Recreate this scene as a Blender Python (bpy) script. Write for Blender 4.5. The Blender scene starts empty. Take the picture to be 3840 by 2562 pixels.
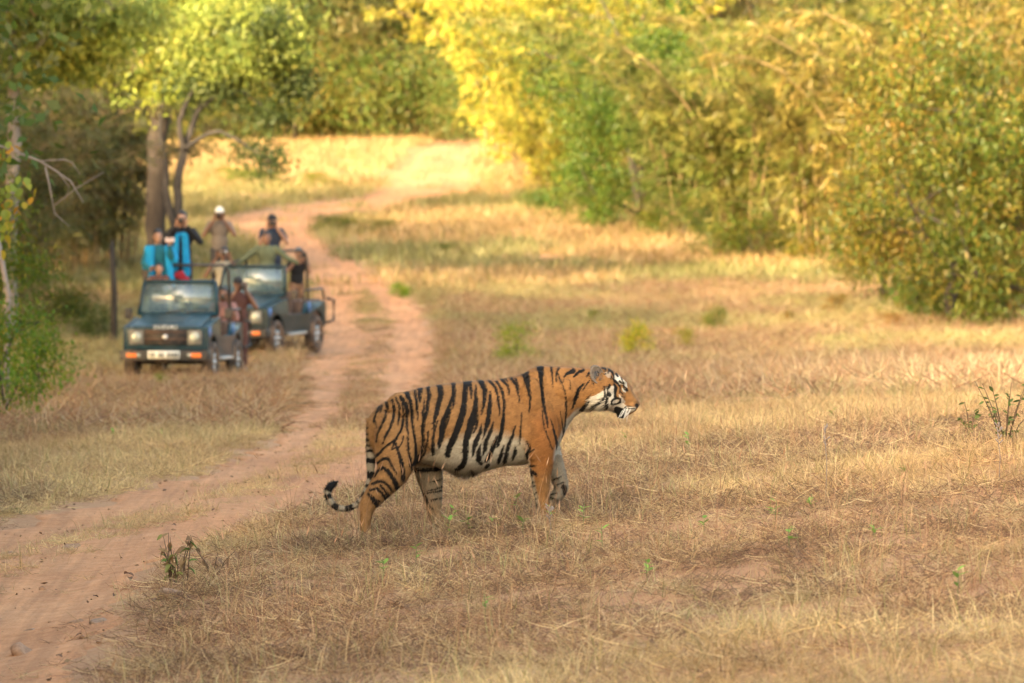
import bpy, bmesh, math, random
import numpy as np
from mathutils import Vector, Matrix

# ------------------------------------------------------------------ camera, sky, sun, exposure
scene = bpy.context.scene
COL = scene.collection
FPX, CX0, CY0, HOR, CAMH = 21333.3, 1920.0, 1281.0, 900.0, 1.95   # photograph pixels (3840 x 2562)
PITCH = math.atan((CY0 - HOR) / FPX)
cam_d = bpy.data.cameras.new('camera'); cam = bpy.data.objects.new('camera', cam_d); COL.objects.link(cam)
cam.location = (0, 0, CAMH); cam.rotation_euler = (math.pi/2 - PITCH, 0, 0)
cam_d.lens = 200.0; cam_d.sensor_width = 36.0; cam_d.clip_start = 0.5; cam_d.clip_end = 3000
cam_d.dof.use_dof = True; cam_d.dof.focus_distance = 39.9; cam_d.dof.aperture_fstop = 4.1
scene.camera = cam

SUN_AZ = math.radians(38)      # direction the light travels, from +Y towards +X
SUN_EL = math.radians(19.5)
world = bpy.data.worlds.new('World'); scene.world = world; world.use_nodes = True
wn = world.node_tree; wn.nodes.clear()
sky = wn.nodes.new('ShaderNodeTexSky'); sky.sky_type = 'NISHITA'; sky.sun_disc = False
sky.sun_elevation = SUN_EL; sky.sun_rotation = SUN_AZ + math.pi
sky.air_density = 1.0; sky.dust_density = 5.0; sky.ozone_density = 0.3
wb = wn.nodes.new('ShaderNodeMix'); wb.data_type = 'RGBA'; wb.blend_type = 'MULTIPLY'
wb.inputs['Factor'].default_value = 1.0; wb.inputs['B'].default_value = (1.0, 0.935, 0.79, 1)
bg = wn.nodes.new('ShaderNodeBackground'); bg.inputs['Strength'].default_value = 0.15
wo = wn.nodes.new('ShaderNodeOutputWorld')
wn.links.new(sky.outputs[0], wb.inputs['A']); wn.links.new(wb.outputs['Result'], bg.inputs['Color']); wn.links.new(bg.outputs[0], wo.inputs[0])
sun_d = bpy.data.lights.new('sun', 'SUN'); sun_d.energy = 2.1; sun_d.angle = math.radians(0.6); sun_d.color = (1.0, 0.79, 0.46)
sun = bpy.data.objects.new('sun', sun_d); COL.objects.link(sun)
sdir = Vector((math.sin(SUN_AZ)*math.cos(SUN_EL), math.cos(SUN_AZ)*math.cos(SUN_EL), -math.sin(SUN_EL)))
sun.rotation_euler = sdir.to_track_quat('-Z', 'Y').to_euler(); sun.location = (-30, -20, 30)
vs = scene.view_settings; vs.view_transform = 'Standard'; vs.look = 'None'; vs.gamma = 1.0; vs.use_curve_mapping = False
vs.exposure = 2.7
scene.render.engine = 'CYCLES'
scene.cycles.max_bounces = 5; scene.cycles.diffuse_bounces = 2; scene.cycles.glossy_bounces = 2; scene.cycles.transmission_bounces = 3; scene.cycles.transparent_max_bounces = 6

R = np.random.RandomState(11); random.seed(5)

# ------------------------------------------------------------------ helpers
def tag(o, label=None, cat=None, group=None, kind=None):
    if label: o['label'] = label
    if cat: o['category'] = cat
    if group: o['group'] = group
    if kind: o['kind'] = kind
    return o
def empty(name, loc=(0, 0, 0), rz=0.0):
    o = bpy.data.objects.new(name, None); COL.objects.link(o); o.location = loc; o.rotation_euler = (0, 0, rz)
    o.empty_display_size = 0.1
    return o
def mesh_np(name, V, F, col=None, mat=None, smooth=False):
    """numpy mesh: F is (n,3), (n,4) or a list of such arrays"""
    me = bpy.data.meshes.new(name)
    Fs = F if isinstance(F, list) else [F]
    V = np.asarray(V, dtype=np.float32)
    me.vertices.add(len(V)); me.vertices.foreach_set('co', V.ravel())
    loops = np.concatenate([np.asarray(f).ravel() for f in Fs]).astype(np.int32)
    tot = np.concatenate([np.full(len(f), np.asarray(f).shape[1]) for f in Fs if len(f)]).astype(np.int32)
    st = np.concatenate([[0], np.cumsum(tot)[:-1]]).astype(np.int32)
    me.loops.add(len(loops)); me.loops.foreach_set('vertex_index', loops)
    me.polygons.add(len(tot)); me.polygons.foreach_set('loop_start', st)
    me.update(calc_edges=True); me.validate()
    if col is not None:
        a = me.color_attributes.new('Col', 'FLOAT_COLOR', 'POINT')
        c4 = np.ones((len(V), 4), np.float32); c4[:, :3] = col
        a.data.foreach_set('color', c4.ravel())
    if smooth: me.polygons.foreach_set('use_smooth', np.ones(len(me.polygons), bool))
    if mat: me.materials.append(mat)
    return me
def obj(name, me, parent=None, loc=None):
    o = bpy.data.objects.new(name, me); COL.objects.link(o)
    if parent: o.parent = parent
    if loc is not None: o.location = loc
    return o
class MB:
    """collects shapes; build() links them as ONE mesh object"""
    def __init__(s): s.V = []; s.F3 = []; s.F4 = []; s.n = 0
    def add(s, V, F):
        V = np.asarray(V, float); s.V.append(V)
        for f in F: (s.F4 if len(f) == 4 else s.F3).append([i + s.n for i in f])
        s.n += len(V); return s
    def box(s, c, d, rz=0, rx=0, ry=0, taper=1.0):
        x, y, z = d[0]/2, d[1]/2, d[2]/2
        P = np.array([(-x,-y,-z),(x,-y,-z),(x,y,-z),(-x,y,-z),(-x*taper,-y*taper,z),(x*taper,-y*taper,z),(x*taper,y*taper,z),(-x*taper,y*taper,z)])
        M = np.array(Matrix.Rotation(rz,3,'Z') @ Matrix.Rotation(ry,3,'Y') @ Matrix.Rotation(rx,3,'X'))
        return s.add(P @ M.T + np.array(c), [(3,2,1,0),(4,5,6,7),(0,1,5,4),(1,2,6,5),(2,3,7,6),(3,0,4,7)])
    def hexa(s, P): return s.add(P, [(3,2,1,0),(4,5,6,7),(0,1,5,4),(1,2,6,5),(2,3,7,6),(3,0,4,7)])
    def tube(s, pts, r, n=8, cap=True):
        pts = [np.array(p, float) for p in pts]; m = len(pts)
        rr = r if hasattr(r, '__len__') else [r]*m
        V = []; 
        for i in range(m):
            t = pts[min(i+1, m-1)] - pts[max(i-1, 0)]; t /= (np.linalg.norm(t) + 1e-9)
            a = np.cross(t, (0, 0, 1.0)) if abs(t[2]) < .95 else np.cross(t, (0, 1.0, 0)); a /= np.linalg.norm(a); b = np.cross(t, a)
            for k in range(n):
                th = 2*math.pi*k/n; V.append(pts[i] + rr[i]*(math.cos(th)*a + math.sin(th)*b))
        F = []
        for i in range(m-1):
            for k in range(n):
                F.append((i*n+k, i*n+(k+1)%n, (i+1)*n+(k+1)%n, (i+1)*n+k))
        if cap:
            V.append(pts[0]); V.append(pts[-1])
            for k in range(n):
                F.append((m*n, (k+1)%n, k)); F.append((m*n+1, (m-1)*n+k, (m-1)*n+(k+1)%n))
        return s.add(V, F)
    def disc(s, c, r0, r1, h0, h1, axis, n=20):
        """frustum ring solid: a closed cylinder from c+axis*h0 (radius r0) to c+axis*h1 (radius r1)"""
        ax = np.array(axis, float); ax /= np.linalg.norm(ax)
        return s.tube([np.array(c)+ax*h0, np.array(c)+ax*h1], [r0, r1], n)
    def ball(s, c, r, n=10, m=7):
        rx, ry, rz = (r if hasattr(r, '__len__') else (r, r, r)); V = []; F = []
        for i in range(m+1):
            ph = math.pi*i/m
            for k in range(n):
                th = 2*math.pi*k/n; V.append((c[0]+rx*math.sin(ph)*math.cos(th), c[1]+ry*math.sin(ph)*math.sin(th), c[2]+rz*math.cos(ph)))
        for i in range(m):
            for k in range(n): F.append((i*n+k, (i+1)*n+k, (i+1)*n+(k+1)%n, i*n+(k+1)%n))
        return s.add(V, F)
    def prism(s, poly, axis, lo, hi):
        """extrude a 2D polygon; axis 'x': poly is (y,z)"""
        n = len(poly)
        mk = {'x': lambda p, t: (t, p[0], p[1]), 'y': lambda p, t: (p[0], t, p[1]), 'z': lambda p, t: (p[0], p[1], t)}[axis]
        V = [mk(p, lo) for p in poly] + [mk(p, hi) for p in poly]
        s.n += 0; base = s.n
        s.V.append(np.array(V, float)); s.n += 2*n
        for i in range(n): s.F4.append([base+i, base+(i+1)%n, base+n+(i+1)%n, base+n+i])
        from mathutils.geometry import tessellate_polygon
        for t in tessellate_polygon([[Vector((p[0], p[1], 0)) for p in poly]]):
            s.F3.append([base+t[0], base+t[1], base+t[2]]); s.F3.append([base+n+t[2], base+n+t[1], base+n+t[0]])
        return s
    def mesh(s, name, mat=None, smooth=False, bevel=0):
        Fs = [np.array(f) for f in (s.F3, s.F4) if len(f)]
        me = mesh_np(name, np.concatenate(s.V), Fs, None, mat, smooth)
        bm = bmesh.new(); bm.from_mesh(me); bmesh.ops.remove_doubles(bm, verts=bm.verts, dist=1e-6)
        bmesh.ops.recalc_face_normals(bm, faces=bm.faces)
        if bevel: 
            es = [e for e in bm.edges if len(e.link_faces) == 2 and e.calc_face_angle(0) > 0.5]
            bmesh.ops.bevel(bm, geom=es, offset=bevel, segments=2, affect='EDGES', profile=0.6)
        bm.to_mesh(me); bm.free()
        return me
    def build(s, name, mat, parent=None, smooth=False, bevel=0):
        return obj(name, s.mesh(name, mat, smooth, bevel), parent)

def orth(d):
    a = np.cross(d, (0, 0, 1.)) if abs(d[2]) < .9 else np.cross(d, (1., 0, 0)); a = a/np.linalg.norm(a); return a, np.cross(d, a)
def loft(rings):
    """closed loft through rings of equal count"""
    n = len(rings[0]); V = np.concatenate(rings); F = []
    for i in range(len(rings)-1):
        for k in range(n): F.append((i*n+k, i*n+(k+1)%n, (i+1)*n+(k+1)%n, (i+1)*n+k))
    V = np.concatenate([V, [np.mean(rings[0], 0)], [np.mean(rings[-1], 0)]]); a = len(V)-2
    for k in range(n):
        F.append((a, (k+1)%n, k)); F.append((a+1, (len(rings)-1)*n+k, (len(rings)-1)*n+(k+1)%n))
    return V, F
def remesh(V_F, voxel, smooth_it=6, name='body'):
    mb = MB()
    for V, Fc in V_F: mb.add(V, Fc)
    me = mb.mesh(name); o = bpy.data.objects.new('tmp', me); COL.objects.link(o)
    md = o.modifiers.new('r', 'REMESH'); md.mode = 'VOXEL'; md.voxel_size = voxel
    sm = o.modifiers.new('s', 'SMOOTH'); sm.factor = .5; sm.iterations = smooth_it
    dg = bpy.context.evaluated_depsgraph_get(); out = bpy.data.meshes.new_from_object(o.evaluated_get(dg))
    bpy.data.objects.remove(o); out.name = name; out.polygons.foreach_set('use_smooth', np.ones(len(out.polygons), bool))
    return out
def interp_stations(st, m):
    st = np.array(st, float); s = np.linspace(0, len(st)-1, m); i = np.arange(len(st))
    # Catmull-Rom resampling
    out = []
    for q in s:
        k = min(int(q), len(st)-2); f = q-k; p0 = st[max(k-1, 0)]; p1 = st[k]; p2 = st[k+1]; p3 = st[min(k+2, len(st)-1)]
        out.append(.5*((2*p1)+(-p0+p2)*f+(2*p0-5*p1+4*p2-p3)*f*f+(-p0+3*p1-3*p2+p3)*f**3))
    return np.array(out)
# value noise in numpy
def vnoise(x, y, seed=0):
    x = np.asarray(x, float); y = np.asarray(y, float)
    xi = np.floor(x).astype(np.int64); yi = np.floor(y).astype(np.int64); xf = x-xi; yf = y-yi
    def h(a, b):
        n = (a*374761393 + b*668265263 + seed*1274126177) & 0x7fffffff
        n = ((n ^ (n >> 13))*1274126177) & 0x7fffffff
        return ((n ^ (n >> 16)) & 0xffff)/65535.0
    u = xf*xf*(3-2*xf); v = yf*yf*(3-2*yf)
    return (h(xi,yi)*(1-u)+h(xi+1,yi)*u)*(1-v) + (h(xi,yi+1)*(1-u)+h(xi+1,yi+1)*u)*v
def fbm(x, y, seed=0, o=4):
    s = 0; a = .5
    for i in range(o): s = s + a*vnoise(np.asarray(x)*2**i, np.asarray(y)*2**i, seed+i*17); a *= .5
    return s/(1-.5**o)
def smooth01(t): t = np.clip(t, 0, 1); return t*t*(3-2*t)

# ------------------------------------------------------------------ terrain
ZY = np.array([-400, -40, 20, 28, 34, 38, 40, 43, 48, 54, 62, 80, 97, 112, 130, 160, 190, 220, 260, 330, 500, 900.])
ZZ = np.array([-1.5, -.6, -.45, -.34, -.2, -.07, 0, .08, .12, .07, -.03, -.22, -.39, -.14, .32, 1.8, 3.55, 5.7, 7.6, 10.0, 14, 20.])
def zc(Y):
    # smoothed piecewise-linear profile
    s = 0
    for d in (-.04, -.02, 0, .02, .04): s = s + np.interp(Y + d*(abs(Y)+10), ZY, ZZ)
    return s/5
def road_lr(Y): return np.interp(Y, RY, RL), np.interp(Y, RY, RR)
RY = np.array([-60, 20, 31.6, 36.4, 39.5, 41.7, 43.6, 45.1, 49, 53, 61, 76, 90, 100, 106, 121, 129, 135, 143, 149, 160, 170, 176, 182, 187, 192, 203, 213, 230, 260.])
RL = np.array([-9, -7.4, -6.1, -5.6, -5.2, -4.9, -4.6, -4.35, -3.5, -2.85, -2.6, -2.9, -3.35, -3.7, -3.85, -4.1, -4.4, -4.65, -5.2, -5.8, -7.0, -8.6, -9.2, -7.6, -5.2, -4.2, -4.6, -4.2, -3.0, 6])
RR = np.array([-3.4, -2.7, -2.46, -2.48, -2.5, -2.25, -1.9, -1.5, -.85, -.8, -.95, -1.15, -1.3, -1.38, -1.45, -1.68, -1.95, -2.3, -3.1, -3.7, -5.0, -6.0, -5.2, -3.6, -1.9, -1.2, -1.4, -1.5, -.5, 9])
def gz(X, Y, fine=True):
    X = np.asarray(X, float); Y = np.asarray(Y, float)
    t = np.interp(Y, [-50, 15, 28, 36, 46, 62, 85, 300], [.03, .05, .09, .116, .11, .05, .02, .02])
    z = zc(Y) + t*7*np.tanh((X-.23)/7)
    z = z + .9*(fbm(X*.06+3, Y*.06, 3, 3)-.5)*smooth01((np.abs(X)-9)/14)*1.5
    if fine:
        l, r = road_lr(Y); c = (l+r)/2; w = (r-l)/2
        u = np.abs(X-c)/w
        inr = smooth01((1.15-u)/.3)
        k = smooth01((Y-20)/8)*smooth01((260-Y)/30)
        z = z + k*(-.05*inr - .035*np.exp(-((u-.55)/.22)**2))
        z = z + .10*(fbm(X*.7, Y*.7, 7, 3)-.5)*(1-.75*inr*k) + .035*(fbm(X*2.6, Y*2.6, 9, 2)-.5)*(1-.6*inr*k)
    return z
_z0 = float(gz(.23, 40.)) ; ZZ = ZZ - _z0
def gzf(X, Y): return float(gz(X, Y))
def px(u, v, Y):
    """photograph pixel + depth along Y -> world point"""
    a = (u-CX0)/FPX; b = -(v-CY0)/FPX
    cp, sp = math.cos(PITCH), math.sin(PITCH)
    d = np.array([a, cp + b*sp, -sp + b*cp]); return np.array([0, 0, CAMH]) + d*(Y/d[1])
def ground_px(u, v, y0=22, y1=400):
    """photograph pixel -> point where its ray meets the ground"""
    Y = np.arange(y0, y1, .1); p0 = px(u, v, 1.0) - np.array([0, 0, CAMH]); P = np.array([0, 0, CAMH]) + Y[:, None]*p0
    k = np.argmax(P[:, 2] <= gz(P[:, 0], P[:, 1])); return P[k]
def pxm(Y): return FPX/Y

# ------------------------------------------------------------------ materials
def new_mat(name):
    m = bpy.data.materials.new(name); m.use_nodes = True; nt = m.node_tree
    return m, nt, nt.nodes['Principled BSDF'], nt.nodes['Material Output']
def N(nt, t, **k):
    n = nt.nodes.new(t)
    for a, b in k.items(): setattr(n, a, b)
    return n
def ramp(nt, stops):
    r = nt.nodes.new('ShaderNodeValToRGB'); e = r.color_ramp.elements
    while len(e) > 1: e.remove(e[-1])
    e[0].position = stops[0][0]; e[0].color = (*stops[0][1], 1)
    for p, c in stops[1:]: q = e.new(p); q.color = (*c, 1)
    return r
def noise(nt, scale, detail=4, rough=.6, vec=None):
    n = nt.nodes.new('ShaderNodeTexNoise'); n.inputs['Scale'].default_value = scale; n.inputs['Detail'].default_value = detail; n.inputs['Roughness'].default_value = rough
    if vec: nt.links.new(vec, n.inputs['Vector'])
    return n
def plain(name, col, rough=.6, metal=0, var=.15, scale=6, bump=0, dust=0):
    """painted / cloth / metal surface with mottled colour, optional dust and bump"""
    m, nt, b, o = new_mat(name); L = nt.links
    tc = N(nt, 'ShaderNodeTexCoord')
    n = noise(nt, scale, 5, .65, tc.outputs['Object'])
    a = tuple(c*(1-var) for c in col); c2 = tuple(min(1, c*(1+var)) for c in col)
    r = ramp(nt, [(.3, a), (.7, c2)]); L.new(n.outputs['Fac'], r.inputs[0]); out = r.outputs[0]
    if dust:
        n2 = noise(nt, scale*.45, 6, .7, tc.outputs['Object'])
        r2 = ramp(nt, [(.42, (0, 0, 0)), (.75, (dust,)*3)]); L.new(n2.outputs['Fac'], r2.inputs[0])
        mx = N(nt, 'ShaderNodeMix', data_type='RGBA'); L.new(r2.outputs[0], mx.inputs['Factor']); L.new(out, mx.inputs['A']); mx.inputs['B'].default_value = (.34, .21, .13, 1); out = mx.outputs['Result']
        rr = N(nt, 'ShaderNodeMapRange'); rr.inputs['To Min'].default_value = rough; rr.inputs['To Max'].default_value = .9
        L.new(r2.outputs[0], rr.inputs['Value']); L.new(rr.outputs[0], b.inputs['Roughness'])
    else: b.inputs['Roughness'].default_value = rough
    L.new(out, b.inputs['Base Color']); b.inputs['Metallic'].default_value = metal
    if bump:
        bp = N(nt, 'ShaderNodeBump'); bp.inputs['Strength'].default_value = bump; bp.inputs['Distance'].default_value = .02
        n3 = noise(nt, scale*4, 6, .7, tc.outputs['Object']); L.new(n3.outputs['Fac'], bp.inputs['Height']); L.new(bp.outputs[0], b.inputs['Normal'])
    return m
def leaf_mat(name, attr='Col', transl=.34, instancer=False, gloss=.02):
    """thin leaf: diffuse + translucent, colour per leaf from 'Col', tinted by the object's colour"""
    m, nt, b, o = new_mat(name); L = nt.links; nt.nodes.remove(b)
    at = N(nt, 'ShaderNodeAttribute'); at.attribute_name = attr
    mu = N(nt, 'ShaderNodeMix', data_type='RGBA', blend_type='MULTIPLY'); mu.inputs['Factor'].default_value = 1
    L.new(at.outputs['Color'], mu.inputs['A'])
    if instancer:
        a2 = N(nt, 'ShaderNodeAttribute'); a2.attribute_type = 'INSTANCER'; a2.attribute_name = 'tint'; L.new(a2.outputs['Color'], mu.inputs['B'])
    else:
        oi = N(nt, 'ShaderNodeObjectInfo'); L.new(oi.outputs['Color'], mu.inputs['B'])
    d = N(nt, 'ShaderNodeBsdfDiffuse'); t = N(nt, 'ShaderNodeBsdfTranslucent'); mix = N(nt, 'ShaderNodeMixShader'); mix.inputs[0].default_value = transl
    L.new(mu.outputs['Result'], d.inputs['Color']); L.new(mu.outputs['Result'], t.inputs['Color'])
    L.new(d.outputs[0], mix.inputs[1]); L.new(t.outputs[0], mix.inputs[2])
    if gloss:
        g = N(nt, 'ShaderNodeBsdfGlossy'); g.inputs['Roughness'].default_value = .45; g.inputs['Color'].default_value = (.9, .9, .85, 1)
        m2 = N(nt, 'ShaderNodeMixShader'); m2.inputs[0].default_value = gloss; L.new(mix.outputs[0], m2.inputs[1]); L.new(g.outputs[0], m2.inputs[2]); L.new(m2.outputs[0], o.inputs[0])
    else: L.new(mix.outputs[0], o.inputs[0])
    return m
def bark_mat(name, c0, c1, scale=6):
    m, nt, b, o = new_mat(name); L = nt.links
    tc = N(nt, 'ShaderNodeTexCoord'); mp = N(nt, 'ShaderNodeMapping'); mp.inputs['Scale'].default_value = (1, 1, .22); L.new(tc.outputs['Object'], mp.inputs['Vector'])
    n = noise(nt, scale, 6, .7, mp.outputs[0]); r = ramp(nt, [(.3, c0), (.68, c1)]); L.new(n.outputs['Fac'], r.inputs[0]); L.new(r.outputs[0], b.inputs['Base Color'])
    bp = N(nt, 'ShaderNodeBump'); bp.inputs['Strength'].default_value = .8; bp.inputs['Distance'].default_value = .04; L.new(n.outputs['Fac'], bp.inputs['Height']); L.new(bp.outputs[0], b.inputs['Normal'])
    b.inputs['Roughness'].default_value = .9
    return m
def soil_mat(name, stops, sc=1.0, straw=.5, specks=0):
    m, nt, b, o = new_mat(name); L = nt.links
    tc = N(nt, 'ShaderNodeTexCoord')
    n1 = noise(nt, .35*sc, 5, .6, tc.outputs['Object']); n2 = noise(nt, 7*sc, 8, .75, tc.outputs['Object']); n3 = noise(nt, 60*sc, 4, .8, tc.outputs['Object'])
    ad = N(nt, 'ShaderNodeMath', operation='MULTIPLY_ADD'); L.new(n2.outputs['Fac'], ad.inputs[0]); ad.inputs[1].default_value = .6; 
    m2 = N(nt, 'ShaderNodeMath', operation='MULTIPLY'); L.new(n1.outputs['Fac'], m2.inputs[0]); m2.inputs[1].default_value = .45; L.new(m2.outputs[0], ad.inputs[2])
    r = ramp(nt, stops); L.new(ad.outputs[0], r.inputs[0])
    mx = N(nt, 'ShaderNodeMix', data_type='RGBA', blend_type='OVERLAY'); mx.inputs['Factor'].default_value = straw; L.new(r.outputs[0], mx.inputs['A']); L.new(n3.outputs['Fac'], mx.inputs['B'])
    out = mx.outputs['Result']
    if specks:
        vo = N(nt, 'ShaderNodeTexVoronoi'); vo.inputs['Scale'].default_value = 9; L.new(tc.outputs['Object'], vo.inputs['Vector']); rs_ = ramp(nt, [(.0, (.85,)*3), (.09, (.75,)*3), (.13, (0, 0, 0))]); L.new(vo.outputs['Distance'], rs_.inputs[0])
        gt = N(nt, 'ShaderNodeMath', operation='GREATER_THAN'); gt.inputs[1].default_value = .62; L.new(vo.outputs['Color'], gt.inputs[0]); ml = N(nt, 'ShaderNodeMath', operation='MULTIPLY'); L.new(gt.outputs[0], ml.inputs[0]); L.new(rs_.outputs[0], ml.inputs[1])
        m4 = N(nt, 'ShaderNodeMix', data_type='RGBA'); L.new(ml.outputs[0], m4.inputs['Factor']); L.new(out, m4.inputs['A']); m4.inputs['B'].default_value = (.17, .10, .065, 1); out = m4.outputs['Result']
        mp = N(nt, 'ShaderNodeMapping'); mp.inputs['Scale'].default_value = (9, .35, 1); L.new(tc.outputs['Object'], mp.inputs['Vector']); n5 = noise(nt, 1.0, 4, .6, mp.outputs[0]); r5 = ramp(nt, [(.35, (.72, .70, .68)), (.65, (1.12, 1.1, 1.08))]); L.new(n5.outputs['Fac'], r5.inputs[0])
        m5 = N(nt, 'ShaderNodeMix', data_type='RGBA', blend_type='MULTIPLY'); m5.inputs['Factor'].default_value = .8; L.new(out, m5.inputs['A']); L.new(r5.outputs[0], m5.inputs['B']); out = m5.outputs['Result']
    L.new(out, b.inputs['Base Color']); b.inputs['Roughness'].default_value = .95
    bp = N(nt, 'ShaderNodeBump'); bp.inputs['Strength'].default_value = .6; bp.inputs['Distance'].default_value = .03; L.new(n2.outputs['Fac'], bp.inputs['Height']); L.new(bp.outputs[0], b.inputs['Normal'])
    return m
M = {}
M['soil'] = soil_mat('dry soil with litter', [(.3, (.22, .105, .05)), (.5, (.36, .19, .09)), (.72, (.46, .28, .145))])
M['dirt'] = soil_mat('red dirt', [(.34, (.30, .135, .06)), (.5, (.46, .215, .09)), (.66, (.57, .305, .15))], 1.0, .6, 1)
M['leaf'] = leaf_mat('leaf'); M['grass'] = leaf_mat('grass blade', instancer=True, transl=.3, gloss=.03)
M['bark'] = bark_mat('grey brown bark', (.022, .017, .014), (.07, .052, .041))
M['bark_dark'] = bark_mat('dark bark', (.02, .017, .016), (.07, .058, .05))
M['bark_pale'] = bark_mat('pale bark', (.16, .13, .11), (.36, .31, .27))
M['cane'] = bark_mat('bamboo cane', (.12, .085, .035), (.34, .23, .10), 3)
M['stone'] = plain('brown stone', (.33, .19, .11), .9, 0, .35, 7, .6)
M['stone_grey'] = plain('grey stone', (.27, .185, .13), .9, 0, .35, 7, .6)

# ------------------------------------------------------------------ ground sheet and dirt road
def axis(*segs):
    out = []
    for a, b, st in segs: out += list(np.arange(a, b, st))
    return np.array(out)
gx = axis((-420, -120, 50), (-120, -40, 10), (-40, -14, 1.2), (-14, 14, .16), (14, 40, 1.2), (40, 120, 10), (120, 421, 50))
gy = axis((-400, -60, 40), (-60, 16, 4), (16, 26, .8), (26, 64, .16), (64, 130, .28), (130, 220, .5), (220, 300, 2), (300, 900, 40))
GX, GY = np.meshgrid(gx, gy); GZ = gz(GX, GY)
nxx, nyy = len(gx), len(gy)
idx = np.arange(nxx*nyy).reshape(nyy, nxx)
F = np.stack([idx[:-1, :-1], idx[:-1, 1:], idx[1:, 1:], idx[1:, :-1]], -1).reshape(-1, 4)
g = obj('ground', mesh_np('ground', np.stack([GX, GY, GZ], -1).reshape(-1, 3), F, None, M['soil'], True)); tag(g, 'dry brown soil of the forest clearing', kind='structure')
ys = axis((20, 64, .16), (64, 130, .3), (130, 222, .5)); nc = 22
Vr = []
for Y in ys:
    l, r = road_lr(Y)
    l += .35*(vnoise(Y*1.1, 3.3, 5)-.5) + .25*(vnoise(Y*4, 1.3, 6)-.5); r += .35*(vnoise(Y*1.1, 8.3, 15)-.5) + .25*(vnoise(Y*4, 6.3, 16)-.5)
    for k in range(nc):
        x = l + (r-l)*k/(nc-1); off = .014 + .0001*Y if 0 < k < nc-1 else -.03
        Vr.append((x, Y, float(0) + off))
Vr = np.array(Vr); Vr[:, 2] += gz(Vr[:, 0], Vr[:, 1])
ri = np.arange(len(Vr)).reshape(len(ys), nc); Fr = np.stack([ri[:-1, :-1], ri[:-1, 1:], ri[1:, 1:], ri[1:, :-1]], -1).reshape(-1, 4)
rd = obj('dirt_road', mesh_np('dirt_road', Vr, Fr, None, M['dirt'], True)); tag(rd, 'red dirt track with two wheel ruts through the clearing', kind='structure')
# ------------------------------------------------------------------ grass (stuff): tufts instanced on points
def tuft_mesh(name, n, h, spread, wid, lean, pal, seed, flat=0.0, heads=0):
    """a tuft of n bent blades; each blade a 2-segment tapering strip"""
    rs = np.random.RandomState(seed); V = []; F3 = []; F4 = []; C = []
    for i in range(n):
        a = rs.uniform(0, 2*math.pi); rr = spread*math.sqrt(rs.uniform())
        b0 = np.array([rr*math.cos(a), rr*math.sin(a), -.01]); d = rs.uniform(0, 2*math.pi)
        hh = h*rs.uniform(.45, 1.15); le = lean*rs.uniform(.3, 1.5)
        fl = rs.uniform() < flat
        if fl: hh *= .25; le = max(le, .8)*1.2
        dirv = np.array([math.cos(d), math.sin(d), 0]); side = np.array([-dirv[1], dirv[0], 0])*wid*rs.uniform(.6, 1.3)
        tl = h*rs.uniform(.6, 1.1) if fl else hh
        m = b0 + dirv*le*tl*.35 + np.array([0, 0, hh*.6]); t = b0 + dirv*le*tl + np.array([0, 0, hh])
        s = len(V); V += [b0-side, b0+side, m-side*.7, m+side*.7, t]
        F4.append((s, s+1, s+3, s+2)); F3.append((s+2, s+3, s+4))
        c = np.array(pal[rs.randint(len(pal))])*rs.uniform(.75, 1.2); C += [c]*5
        if heads and rs.uniform() < heads:
            s = len(V); w2 = side*2.6; e = t + np.array([0, 0, h*.16]) + dirv*.1*h
            V += [t-w2*.2, t+(e-t)*.4+w2, e, t+(e-t)*.4-w2]; F4.append((s, s+1, s+2, s+3)); C += [c*1.05]*4
    return mesh_np(name, V, [np.array(F3), np.array(F4)], np.array(C), M['grass'])
def mat_mesh(name, n, spread, ht, L, wid, pal_, seed):
    """a tangle of curved dry stems lying and leaning in every direction"""
    rs = np.random.RandomState(seed); V = []; F = []; C = []
    for i in range(n):
        a = rs.uniform(0, 6.283); rr = spread*math.sqrt(rs.uniform()); p = np.array([rr*math.cos(a), rr*math.sin(a), ht*rs.uniform(-.1, .8)])
        th = rs.uniform(0, 6.283); el = rs.normal(.14, .42); ln = L*rs.uniform(.5, 1.5); d = np.array([math.cos(th)*math.cos(el), math.sin(th)*math.cos(el), math.sin(el)])
        bend = rs.normal(0, .45, 3); w = wid*rs.uniform(.6, 1.4); s = np.cross(d, rs.normal(size=3)); s = s/np.linalg.norm(s)*w
        pts = [p, p + d*ln*.5 + bend*ln*.12, p + d*ln + bend*ln*.5]; k = len(V)
        for q, f in zip(pts, (1, .9, .4)): V += [q - s*f, q + s*f]
        F += [(k, k+1, k+3, k+2), (k+2, k+3, k+5, k+4)]; c = np.array(pal_[rs.randint(len(pal_))])*rs.uniform(.6, 1.25); C += [c]*6
    return mesh_np(name, V, np.array(F), np.array(C), M['grass'])
STRAW = [(.50, .37, .20), (.44, .32, .18), (.58, .45, .27), (.36, .26, .15), (.46, .36, .20)]
BROWN = [(.36, .21, .12), (.28, .155, .095), (.44, .28, .16), (.20, .11, .075), (.50, .35, .19), (.13, .08, .06)]  # darkest browns stand in for shaded gaps between the blades
OLIVE = [(.26, .25, .10), (.34, .30, .13), (.20, .22, .07), (.42, .36, .17)]
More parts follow.
